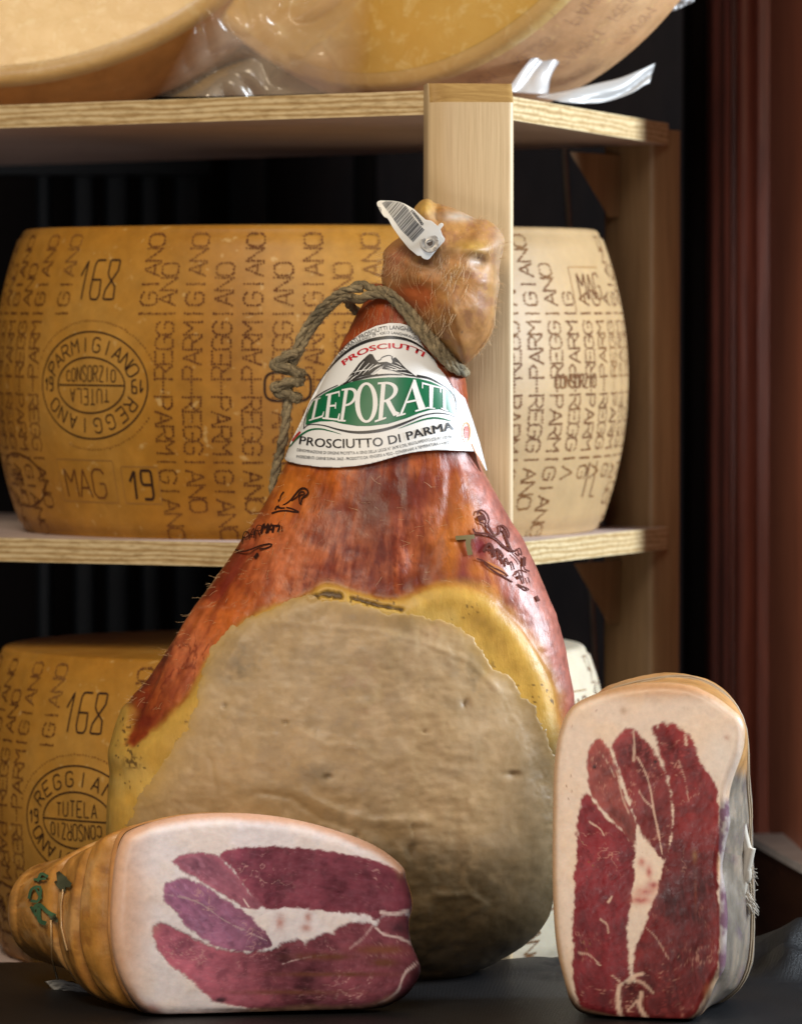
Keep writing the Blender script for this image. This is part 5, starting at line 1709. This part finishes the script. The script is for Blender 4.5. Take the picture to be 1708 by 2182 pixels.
    for s in np.linspace(0, 1, 22)[1:]:
        a = s * math.pi / 2
        k = math.cos(a)
        base = rows[ns - 1] - ctrE
        base = base - np.outer(base @ axis, axis) * (1 - k)
        rows.append(ctrE + base * max(k, 0.01) + axis * 0.022 * math.sin(a))
        ang = np.arange(n) / n
        f1 = fbm(np.cos(ang * 6.283) * 4 * k + 20, np.sin(ang * 6.283) * 4 * k + 9, 4, 3)
        cl = np.array([0.50, 0.235, 0.055]) * (0.72 + 0.55 * f1)[:, None]
        cols.append(cl)
    RB = np.array(rows); CB = np.vstack(cols)
    RB[:, :, 2] = np.maximum(RB[:, :, 2], 0.0015)
    mk('rind', RB.reshape(-1, 3), grid_faces(len(rows), n, True), M_RINDHAM, root, True, CB)
    # face; joins the body with a rim
    Pz = P.copy(); Pz[:, 2] = np.maximum(Pz[:, 2], 0.0012)
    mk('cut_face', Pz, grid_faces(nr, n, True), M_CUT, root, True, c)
    # cords in their grooves
    for q in cords:
        i = int(q * (ns - 1))
        g = Geo()
        cc = ctrF * (1 - ts[i]) + ctrE * ts[i]
        an_ = np.arange(n) / n * 2 * math.pi
        tq = np.clip(q + 0.03 * np.sin(an_ + q * 9) + 0.012 * np.sin(3 * an_ + q * 21), 0, 0.98) * (ns - 1)
        i0 = tq.astype(int); fr_ = (tq - i0)[:, None]; jj = np.arange(n)
        lp = RB[i0, jj] * (1 - fr_) + RB[i0 + 1, jj] * fr_
        lp = cc + (lp - cc) * 1.008
        lp[:, 2] = np.maximum(lp[:, 2], 0.002)
        tube(g, lp[::4], 0.0010, 6, closed=True)
        g.obj('cord', M_CORD, root)
    # lengthwise cord and green inspection ink
    def bodypt(u, v, off=0.0012):
        # nearest body vertex seen at (u, v)
        rel = RB.reshape(-1, 3) - CAM
        dep = rel @ FW
        uu = 854 + F * rel[:, 0] / dep; vv = 1091 - F * (rel @ UP) / dep
        dd = (uu - u) ** 2 + (vv - v) ** 2
        k = np.argsort(dd)[:40]
        k = k[np.argsort(rel[k, 1])[:4]]
        return W(u, v, RB.reshape(-1, 3)[k, 1].mean() - off)
    EZ = zoomer(0, 1450, 560 / 1218)
    g = Geo()
    for pl_, w in (([(195, 1440), (215, 1400), (250, 1415)], 6), ([(175, 1430), (240, 1425)], 5), ([(150, 1530), (165, 1480), (210, 1470), (200, 1540), (160, 1540)], 6), ([(185, 1475), (215, 1530)], 5), ([(165, 1600), (200, 1560), (250, 1600), (290, 1620)], 8), ([(200, 1560), (205, 1640), (240, 1660)], 9), ([(160, 1570), (190, 1620)], 6)):
        ribbon(g, catmull(EZ(pl_), 14, False), w, lambda u, v: bodypt(u, v, 0.0016))
    g.obj('ink_stamp', simple('green_stamp_ink', (0.075, 0.16, 0.075), 0.5), root)
    g = Geo()
    for pl_, w in (([(300, 1390), (330, 1440), (370, 1460)], 24), ([(285, 1440), (320, 1465), (335, 1490)], 16), ([(250, 1610), (280, 1630), (300, 1650)], 14)):
        ribbon(g, catmull(EZ(pl_), 14, False), w, lambda u, v: bodypt(u, v, 0.0014), taper=[w * 0.3, w, w * 0.4])
    g.obj('ink_smudge', simple('grey_green_ink', (0.09, 0.095, 0.05), 0.5), root)
    g = Geo()
    tube(g, np.array([bodypt(*p, 0.0012) for p in EZ([(330, 1480), (318, 1560), (320, 1680), (350, 1800)])]), 0.0007, 6)
    tube(g, np.array([bodypt(*p, 0.0012) for p in EZ([(265, 1640), (268, 1740), (275, 1860), (300, 1950)])]), 0.0007, 6)
    g.obj('cord', M_CORD, root)
    return root
left_cut()

def right_cut():
    root = empty('cut_ham', 'half ham standing upright, deep red cut face framed in creamy fat', 'ham')
    cv = zoomer(1260, 1560, 660 / 1613)
    outl = [(152, 1200), (155, 980), (158, 760), (166, 640), (190, 490), (235, 370), (300, 300), (420, 245), (560, 205), (700, 186), (850, 184), (980, 205), (1100, 262), (1200, 335), (1258, 390), (1280, 470), (1266, 590), (1220, 720), (1190, 830), (1188, 930), (1192, 1010), (1172, 1110), (1148, 1260), (1166, 1400), (1178, 1550), (1172, 1700), (1162, 1850), (1110, 1940), (1065, 2050), (1020, 2130), (950, 2178), (840, 2196), (700, 2190), (560, 2176), (420, 2145), (312, 2112), (258, 2050), (228, 1950), (180, 1750), (158, 1500)]
    fy = lambda u, v: -0.168 - 0.026 * (u - 1183) / 390 + 0.016 * (2170 - v) / 720
    c0, ring, px, d, yv, S = cut_piece(root, outl, (680, 1180), fy, None, None, cv, None, None, 26)
    n = len(ring); nr = len(S)
    A = [(365, 720), (372, 600), (395, 545), (420, 518), (455, 545), (500, 620), (528, 700), (556, 800), (596, 900), (636, 1010), (630, 1070), (622, 1130), (562, 1040), (484, 968), (424, 898), (378, 828)]
    B = [(512, 570), (540, 500), (580, 470), (625, 458), (680, 520), (720, 560), (760, 620), (798, 700), (830, 790), (846, 900), (850, 1000), (836, 1120), (818, 1200), (790, 1200), (740, 1140), (690, 1080), (654, 1010), (606, 860), (576, 780), (550, 690), (522, 620)]
    C = [(740, 455), (755, 440), (775, 470), (780, 420), (805, 425), (815, 450), (850, 430), (890, 455), (925, 490), (935, 540), (945, 490), (980, 560), (1020, 660), (1075, 740), (1105, 800), (1118, 900), (1120, 1000), (1125, 1200), (1116, 1400), (1130, 1550), (1125, 1750), (1112, 1850), (1100, 1920), (1050, 2000), (1010, 2080), (940, 2160), (840, 2186), (722, 2184), (690, 2100), (662, 2020), (640, 1930), (632, 1850), (642, 1750), (690, 1640), (720, 1540), (778, 1410), (780, 1360), (822, 1220), (848, 1120), (864, 1000), (862, 900), (850, 790), (822, 700), (785, 600), (768, 520)]
    Dp = [(340, 850), (365, 838), (400, 895), (460, 975), (540, 1045), (598, 1115), (633, 1180), (616, 1240), (625, 1320), (602, 1500), (586, 1600), (590, 1750), (598, 1870), (598, 1920), (540, 1945), (530, 2020), (536, 2100), (556, 2160), (440, 2140), (330, 2112), (300, 2020), (280, 1900), (275, 1750), (290, 1720), (272, 1650), (285, 1500), (290, 1350), (300, 1200), (305, 1020), (320, 920)]
    E = [(562, 1965), (612, 1938), (648, 1952), (668, 2030), (688, 2110), (706, 2180), (565, 2168), (552, 2060)]
    fat_c = (0.83, 0.66, 0.54)
    seams = [([(625, 470), (632, 560), (628, 640)], 3.0, 0.6), ([(650, 620), (700, 720), (730, 830), (745, 930), (770, 1050), (795, 1190)], 1.8, 0.75), ([(660, 820), (690, 870), (735, 910)], 1.8, 0.6), ([(370, 1000), (430, 1040), (455, 1080)], 2, 0.7),
             ([(310, 1770), (370, 1780), (430, 1840)], 2.4, 0.7), ([(430, 1570), (470, 1600), (480, 1650)], 2.2, 0.6), ([(560, 1960), (540, 1930), (500, 1900)], 2.5, 0.7), ([(545, 1960), (535, 2060), (555, 2150)], 6, 0.85), ([(650, 1930), (690, 1950), (740, 2000)], 4, 0.6),
             ([(672, 2000), (665, 2080), (700, 2150), (712, 2182)], 6, 0.85), ([(600, 1940), (640, 1900), (680, 1890)], 5, 0.85), ([(700, 1620), (760, 1680), (830, 1800)], 1.4, 0.4), ([(500, 1440), (480, 1470)], 3, 0.8), ([(530, 700), (560, 850), (600, 950)], 2.2, 0.5),
             ([(430, 590), (480, 660), (520, 740)], 1.3, 0.5), ([(890, 640), (930, 760), (950, 880)], 1.2, 0.4), ([(590, 2110), (620, 2080), (640, 2050)], 2.5, 0.6), ([(930, 490), (936, 550)], 3, 0.8)]
    pk = (0.55, 0.16, 0.13)
    spots = [(720, 1290, 7, 14, pk, 0.9), (690, 1410, 26, 10, pk, 0.8), (670, 1460, 22, 9, pk, 0.9), (740, 1370, 14, 8, pk, 0.9), (675, 1240, 8, 10, pk, 0.7), (398, 678, 3, 3, (0.02, 0.01, 0.01), 2), (755, 648, 2.5, 2.5, (0.02, 0.01, 0.01), 2), (985, 1200, 5, 12, (0.36, 0.15, 0.06), 1.2), (1172, 506, 6, 6, (0.40, 0.14, 0.05), 1.1), (990, 1400, 3, 40, (0.30, 0.07, 0.04), 0.7),
             (570, 350, 8, 8, (0.5, 0.33, 0.22), 0.8), (1060, 1990, 8, 14, (0.45, 0.14, 0.07), 1.1)]
    for _ in range(16):
        spots.append((random.uniform(200, 420), random.uniform(350, 1800), 1.6, 1.6, (0.25, 0.10, 0.04), 1.5))
    c, h = lean_paint(px, d, [A, B, C, Dp, E], seams, cv, fat_c, [(0.245, 0.058, 0.050), (0.215, 0.034, 0.034), (0.21, 0.026, 0.027), (0.20, 0.022, 0.028), (0.15, 0.020, 0.020)], 1, (0.58, 0.36, 0.20), 14, spots, 3, (1.15, 1.3, 1.45, 1.2, 1.3))
    u, v = px[:, 0], px[:, 1]
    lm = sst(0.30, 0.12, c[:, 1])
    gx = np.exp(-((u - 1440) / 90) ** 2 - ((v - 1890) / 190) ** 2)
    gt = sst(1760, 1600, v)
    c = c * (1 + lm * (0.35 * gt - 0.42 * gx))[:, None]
    # upper right of C is brighter red; edge fat white to the right; purple skin border on the right
    q = cv([(1150, 620)])[0]
    c = mixc(c, (0.80, 0.72, 0.66), (1 - lm) * np.exp(-((u - q[0]) / 40) ** 2 - ((v - q[1]) / 62) ** 2) * 0.7)
    q = cv([(850, 330)])[0]
    c = mixc(c, (0.62, 0.33, 0.21), np.exp(-((u - q[0] - 40) / 150) ** 2 - ((v - (q[1] - 42)) / 16) ** 2) * 0.6)
    top = sst(1512, 1462, v + 0.05 * np.abs(u - 1380))
    c = mixc(c, (0.56, 0.30, 0.13), top * 0.7)
    xr = cv([(1128, 0)])[0][0]
    aw = fbm(u / 16, v / 26, 4, 2)
    bor = sst(xr - 2, xr + 3, u + 6 * (aw - 0.5)) * sst(cv([(0, 830)])[0][1], cv([(0, 900)])[0][1], v)
    pm = sst(0.38, 0.66, aw)[:, None]
    pc = np.array([0.17, 0.085, 0.115]) * pm + np.array([0.40, 0.33, 0.30]) * (1 - pm)
    c = c * (1 - bor[:, None]) + pc * bor[:, None]
    P = W(u, v, yv - h)
    P[:, 2] = np.maximum(P[:, 2], 0.0012)
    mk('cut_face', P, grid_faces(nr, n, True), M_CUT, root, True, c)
    # body behind
    back = polar(catmull(cv([(260, 1200), (262, 700), (300, 420), (420, 250), (560, 180), (700, 145), (830, 124), (950, 130), (1080, 172), (1180, 245), (1240, 335), (1275, 450), (1294, 620), (1318, 900), (1322, 1150), (1332, 1400), (1336, 1650), (1326, 1800), (1290, 1900), (1225, 1985), (1130, 2040), (1000, 2050), (700, 2060), (450, 2050), (330, 1950), (280, 1700)]), 500), c0, n)
    fyv = fy(ring[:, 0], ring[:, 1]) + 26 / F * 2.75
    F0 = W(ring[:, 0], ring[:, 1], fyv); B0 = W(back[:, 0], back[:, 1], -0.082)
    rows = []; cols = []
    ns = 46
    ang = np.arange(n) / n
    for t in np.linspace(0, 1, ns):
        k = math.sin(t * math.pi / 2) ** 0.8
        R = F0 * (1 - k) + B0 * k
        R[:, 1] = F0[:, 1] * (1 - t) + B0[:, 1] * t
        cc = R.mean(0)
        nz = 0.03 * (fbm(np.cos(ang * 6.283) * 5 + 3, np.sin(ang * 6.283) * 5 + t * 3, 4, 4) - 0.5) * min(1, t * 5)
        nz -= 0.02 * math.exp(-((t - 0.55) / 0.07) ** 2)
        rows.append(cc + (R - cc) * (1 + nz)[:, None])
        uu = ring[:, 0] * (1 - k) + back[:, 0] * k; vv = ring[:, 1] * (1 - k) + back[:, 1] * k
        f1 = fbm(ang * 60, np.full(n, t * 6.0), 4, 3); f2 = fbm(ang * 24, np.full(n, t * 14.0), 4, 5)
        amber = np.array([0.52, 0.26, 0.085]) * (0.75 + 0.5 * f1)[:, None]
        skin = np.array([0.20, 0.160, 0.120]) * (0.65 + 0.7 * f2)[:, None]
        skin = mixc(skin, (0.13, 0.085, 0.095), sst(0.48, 0.72, f1 * 0.7 + f2 * 0.3) * 0.8)
        skin = mixc(skin, (0.34, 0.24, 0.16), sst(0.5, 0.7, f2) * 0.4)
        ms = sst(1618, 1660, vv + 14 * (f2 - 0.5)) * sst(1480, 1510, uu)
        cols.append(amber * (1 - ms[:, None]) + skin * ms[:, None])
    cB = rows[-1].mean(0)
    for s in np.linspace(1, 0.02, 14)[1:]:
        r_ = cB + (rows[ns - 1] - cB) * s
        r_[:, 1] += 0.018 * math.sqrt(1 - s * s)
        rows.append(r_); cols.append(cols[ns - 1])
    RB = np.array(rows)
    RB[:, :, 2] = np.maximum(RB[:, :, 2], 0.0012)
    mk('rind', RB.reshape(-1, 3), grid_faces(len(rows), n, True), M_RINDHAM, root, True, np.vstack(cols))
    g = Geo()
    for t in (0.55, 0.60):
        i = int(t * (ns - 1))
        cc = RB[i].mean(0)
        lp = cc + (RB[i] - cc) * 1.012
        lp[:, 2] = np.maximum(lp[:, 2], 0.002)
        tube(g, lp[::4], 0.0007, 6, closed=True)
    mco = simple('white_cord', (0.52, 0.46, 0.38), 0.6)
    g.obj('cord', simple('tan_cord', (0.42, 0.31, 0.20), 0.4), root)
    # knot with frayed tails on the flank
    g = Geo()
    K = cv([(1262, 1300)])[0]
    yk = -0.143
    def kp(x, y, dy=0.0):
        p = cv([(x, y)])[0]
        return W(p[0], p[1], yk + dy)
    for pts, r in (([(1250, 980), (1270, 1080), (1288, 1150), (1300, 1180), (1290, 1230), (1262, 1290), (1240, 1350)], 0.0030), ([(1215, 1230), (1235, 1300), (1262, 1340), (1290, 1330), (1285, 1270), (1250, 1260), (1225, 1330)], 0.0030), ([(1310, 1150), (1290, 1240), (1270, 1330), (1255, 1420)], 0.0034)):
        tube(g, catmull(np.array([kp(*p) for p in pts]), 40, False), r, 8)
    for _ in range(70):
        x0, y0 = random.uniform(1240, 1290), random.uniform(1380, 1430)
        L = random.uniform(60, 150); a = random.uniform(0.15, 0.75)
        pts = [kp(x0, y0), kp(x0 + L * 0.4 * a, y0 + L * 0.45, -0.001), kp(min(1362, x0 + L * a), y0 + L * random.uniform(0.75, 1.0), random.uniform(-0.004, 0.004))]
        tube(g, pts, [0.0006, 0.0005, 0.0002], 4)
    for _ in range(16):
        x0, y0 = random.uniform(1290, 1320), random.uniform(1250, 1420)
        tube(g, [kp(x0, y0), kp(x0 + 20, y0 + 15), kp(x0 + random.uniform(30, 50), y0 + random.uniform(-10, 60))], 0.00015, 3)
    g.obj('knot', mco, root)
    return root
right_cut()

# scrap of clear wrap under the tied ham
def clear_film(name, alpha, tint=(1, 1, 1), rough=0.12, milky=0.15, milk=(0.8, 0.78, 0.74)):
    m, nt, b = newmat(name)
    out = nt.nodes['Material Output']
    tr = nd(nt, 'ShaderNodeBsdfTransparent'); tr.inputs[0].default_value = (*tint, 1)
    gl = nd(nt, 'ShaderNodeBsdfGlossy'); gl.inputs['Roughness'].default_value = rough
    df = nd(nt, 'ShaderNodeBsdfDiffuse'); df.inputs[0].default_value = (*milk, 1)
    fa = nd(nt, 'ShaderNodeAttribute', attribute_name='fade')
    fr = nd(nt, 'ShaderNodeLayerWeight'); fr.inputs['Blend'].default_value = 0.35
    v = coords(nt)
    n_ = noise(nt, v, 22, 2, 0.4, 0.6)
    bp = nd(nt, 'ShaderNodeBump'); bp.inputs['Distance'].default_value = 0.001; bp.inputs['Strength'].default_value = 0.25
    nt.links.new(n_, bp.inputs['Height'])
    nt.links.new(bp.outputs[0], gl.inputs['Normal']); nt.links.new(bp.outputs[0], fr.inputs['Normal'])
    m1 = nd(nt, 'ShaderNodeMixShader')
    mm = nd(nt, 'ShaderNodeMath', operation='MULTIPLY'); mm.inputs[1].default_value = milky
    nt.links.new(fa.outputs['Fac'], mm.inputs[0]); nt.links.new(mm.outputs[0], m1.inputs[0])
    nt.links.new(tr.outputs[0], m1.inputs[1]); nt.links.new(df.outputs[0], m1.inputs[2])
    m2 = nd(nt, 'ShaderNodeMixShader')
    mu = nd(nt, 'ShaderNodeMath', operation='MULTIPLY'); mu.inputs[1].default_value = alpha
    pw = nd(nt, 'ShaderNodeMath', operation='POWER'); pw.inputs[1].default_value = 2.2
    ad = nd(nt, 'ShaderNodeMath', operation='ADD'); ad.inputs[1].default_value = 0.05
    nt.links.new(fr.outputs['Facing'], pw.inputs[0]); nt.links.new(pw.outputs[0], ad.inputs[0])
    nt.links.new(ad.outputs[0], mu.inputs[0])
    m3 = nd(nt, 'ShaderNodeMath', operation='MULTIPLY')
    nt.links.new(mu.outputs[0], m3.inputs[0]); nt.links.new(fa.outputs['Fac'], m3.inputs[1])
    nt.links.new(m3.outputs[0], m2.inputs[0])
    nt.links.new(m1.outputs[0], m2.inputs[1]); nt.links.new(gl.outputs[0], m2.inputs[2])
    nt.links.new(m2.outputs[0], out.inputs['Surface'])
    return m

def film(name, corners, yfun, nu, nv, amp, fr, mat, seed=0, thick=0.0004, edge=50.0, oct_=2):
    """Crumpled sheet spanned between a top row and a bottom row of sight points."""
    top, bot = corners
    top = catmull(np.array(top, float), nu, False); bot = catmull(np.array(bot, float), nu, False)
    V = []; fd = []
    for j in range(nv):
        t = j / (nv - 1)
        fd.append(np.clip(np.sin(np.arange(nu) / (nu - 1) * math.pi) * edge, 0, 1))
        p = top * (1 - t) + bot * t
        s = np.arange(nu) / (nu - 1)
        y = yfun(s, t)
        cr = np.abs(fbm(s * fr + 0.6 * t * fr, t * fr * 0.7 - s * fr * 0.3, oct_, seed) - 0.5) * 2.4 + 0.35 * np.abs(fbm(s * fr * 2.1 - t * fr, t * fr * 0.9, 1, seed + 2) - 0.5)
        V.append(W(p[:, 0], p[:, 1], y - amp * cr))
    o = mk(name, np.array(V).reshape(-1, 3), grid_faces(nv, nu), mat, None, attrs={'fade': np.concatenate(fd)})
    if thick:
        sm_ = o.modifiers.new('thick', 'SOLIDIFY'); sm_.thickness = thick
    return o
M_SCRAP = clear_film('scrap_film', 1.6, (0.95, 0.95, 0.95), 0.15, 0.6)
o = film('plastic_scrap', ([(95, 2092), (130, 2088), (190, 2102), (260, 2118), (300, 2124)], [(118, 2116), (150, 2112), (200, 2124), (262, 2134), (310, 2140)]), lambda s, t: -0.030 - 0.035 * s - 0.008 * t, 40, 10, 0.006, 5, M_SCRAP, 3)
tag(o, 'torn clear plastic scrap on the cloth under the tied ham', 'plastic scrap')

# ------------------------------------------------------------------ halved cheeses on the top shelf
def paste_mat(name, c0, c1, c2):
    m, nt, b = newmat(name)
    v = coords(nt)
    f1 = noise(nt, v, 12, 5, 0.6); f2 = noise(nt, v, 75, 5, 0.7, 0.6)
    c = ramp(nt, f1, [(0.3, c0), (0.6, c1)])
    c = mixn(nt, c, c2, ramp(nt, f2, [(0.52, (0, 0, 0)), (0.66, (0.75, 0.75, 0.75))]))
    nt.links.new(c, b.inputs['Base Color'])
    b.inputs['Roughness'].default_value = 0.38
    b.inputs['Coat Weight'].default_value = 0.3
    b.inputs['Coat Roughness'].default_value = 0.2
    sss(b, 0.15, (1, 0.6, 0.25), 0.006)
    bump(nt, b, [(f2, 0.002, 0.5), (f1, 0.004, 0.3)])
    return m
M_PASTE = paste_mat('cut_cheese', (0.50, 0.285, 0.055), (0.58, 0.36, 0.09), (0.67, 0.50, 0.215))
M_PASTE_RIM = paste_mat('cut_cheese_rim', (0.50, 0.31, 0.10), (0.56, 0.37, 0.14), (0.62, 0.44, 0.20))
M_RIND2 = cheese_rind('wrapped_rind', (0.40, 0.17, 0.035), (0.48, 0.23, 0.06), (0.54, 0.29, 0.10))
M_RIND3 = cheese_rind('speckled_rind', (0.40, 0.20, 0.09), (0.50, 0.29, 0.15), (0.56, 0.36, 0.20))

def half_cheese(label_, Pbot, axis, R, T, rind, z_floor):
    """A flat-lying half seen on its cut side: Pbot is the lowest point of the cut face."""
    root = empty('halved_cheese', label_, 'cheese')
    nrm = np.array(axis, float); nrm /= np.linalg.norm(nrm)       # out of the cut face
    zup = np.array([0, 0, 1.0]); e2 = zup - nrm * (zup @ nrm); e2 /= np.linalg.norm(e2)
    e1 = np.cross(e2, nrm)
    C = np.array(Pbot) + e2 * R
    k = 160
    def loop(r, dpt):
        return [C + r * (math.cos(2 * math.pi * j / k) * e1 + math.sin(2 * math.pi * j / k) * e2) - nrm * dpt + 0.0 for j in range(k)]
    # shift so that nothing sinks into the board
    low = min(p[2] for p in loop(R, 0) + loop(R * 1.03, T * 0.6) + loop(R * 0.97, T))
    C = C + np.array([0, 0, max(0, z_floor + 0.001 - low)])
    rings = [loop(R * s, -0.0015 * (1 - s)) for s in np.linspace(0.002, 0.955, 24)]
    mk('cut_face', np.array(rings).reshape(-1, 3), grid_faces(24, k, True), M_PASTE, root)
    rings = [loop(R * 0.955, 0.0002), loop(R * 0.985, 0.0015), loop(R * 0.998, 0.006), loop(R * 1.0, 0.012)]
    mk('rim', np.array(rings).reshape(-1, 3), grid_faces(4, k, True), M_PASTE_RIM, root)
    rings = [loop(R * (1.0 + 0.035 * math.sin(math.pi * s * 0.8)), 0.012 + (T - 0.012) * s) for s in np.linspace(0, 1, 14)] + [loop(R * s, T + 0.003) for s in (0.97, 0.6, 0.01)]
    mk('rind', np.array(rings).reshape(-1, 3), grid_faces(17, k, True), rind, root)
    return root, C, e1, e2, nrm, R
Zs = 0.5578
half_cheese('halved cheese wheel with smooth orange rind on the top shelf, away from the post', W(-40, 184, 0.40), (-0.06, -1.0, 0.30), 0.262, 0.085, M_RIND2, Zs)
rt = half_cheese('halved cheese wheel with speckled rind on the top shelf, right above the post', W(800, 193, 0.34), (-0.56, -0.80, 0.12), 0.222, 0.112, M_RIND3, Zs)
def rind_marks():
    root, C, e1, e2, nrm, R = rt
    g = Geo()
    words = ['PARMIGIANO', 'REGGIANO']
    for kx in range(7):
        for ky in range(3):
            a0 = -78 + kx * 13.0 + (4 if ky % 2 else 0)
            wd = words[(kx + ky) % 2]
            def fn(a, b_, a0=a0, ky=ky):
                s = (0.022 + ky * 0.029 + b_ * 1.0)
                th = math.radians(a0) + a / R
                rr = R * (1.0 + 0.035 * math.sin(math.pi * min(1, max(0, (s - 0.012) / 0.100)) * 0.8)) + 0.0006
                return C + rr * (math.cos(th) * e1 + math.sin(th) * e2) - nrm * s
            for pl_ in glyph_lines(wd[:4 + ky % 2], 0.012, 0.0085, 0.0066)[0]:
                dots(g, pl_, 0.0019, 0.00048, fn)
    g.obj('dotted_lettering', simple('purple_marks', (0.24, 0.12, 0.09), 0.6), root)
rind_marks()

M_FILM = clear_film('wrapping_film', 1.1, (0.95, 0.92, 0.88), 0.16, 0.27, (0.90, 0.71, 0.52))
M_MILK = clear_film('milky_film', 0.7, (0.95, 0.95, 0.97), 0.30, 0.42, (0.66, 0.65, 0.63))
o = film('plastic_wrap', ([(470, -60), (560, -60), (640, -60), (720, -60), (800, -60)], [(330, 206), (430, 205), (540, 203), (680, 199), (780, 196)]), lambda s, t: 0.335 + 0.03 * np.sin(s * 3.1) - 0.07 * s, 120, 60, 0.045, 3.4, M_FILM, 1, 0, 1.6, 1)
tag(o, 'crumpled clear film bunched in the gap between the two halved cheeses', 'plastic film')
o = film('plastic_strip', ([(1298, -40), (1262, 30), (1200, 80), (1150, 105), (1110, 150), (1078, 196)], [(1372, -40), (1310, 40), (1260, 85), (1205, 118), (1175, 160), (1168, 202)]), lambda s, t: 0.345 - 0.05 * s + 0.02 * t, 80, 16, 0.005, 2.2, M_MILK, 5, oct_=1)
tag(o, 'milky plastic strip hanging down over the speckled cheese rind', 'plastic strip')
o = film('plastic_strip', ([(1140, 206), (1200, 194), (1270, 178), (1320, 166), (1360, 150), (1396, 133)], [(1190, 216), (1240, 220), (1290, 216), (1340, 200), (1370, 182), (1384, 176)]), lambda s, t: 0.30 + 0.05 * s, 60, 12, 0.005, 2.0, M_MILK, 6, oct_=1)
tag(o, 'whitish plastic tail sticking out past the top shelf edge beside the post', 'plastic strip')
o = film('plastic_wrap', ([(1330, -60), (1400, -60), (1480, -40), (1500, -20)], [(1370, 4), (1402, 24), (1440, 20), (1476, 2)]), lambda s, t: 0.40 + 0.02 * s, 50, 16, 0.012, 4, M_MILK, 7)
tag(o, 'gathered end of milky film at the top corner of the speckled cheese', 'plastic film')

bpy.context.view_layer.update()
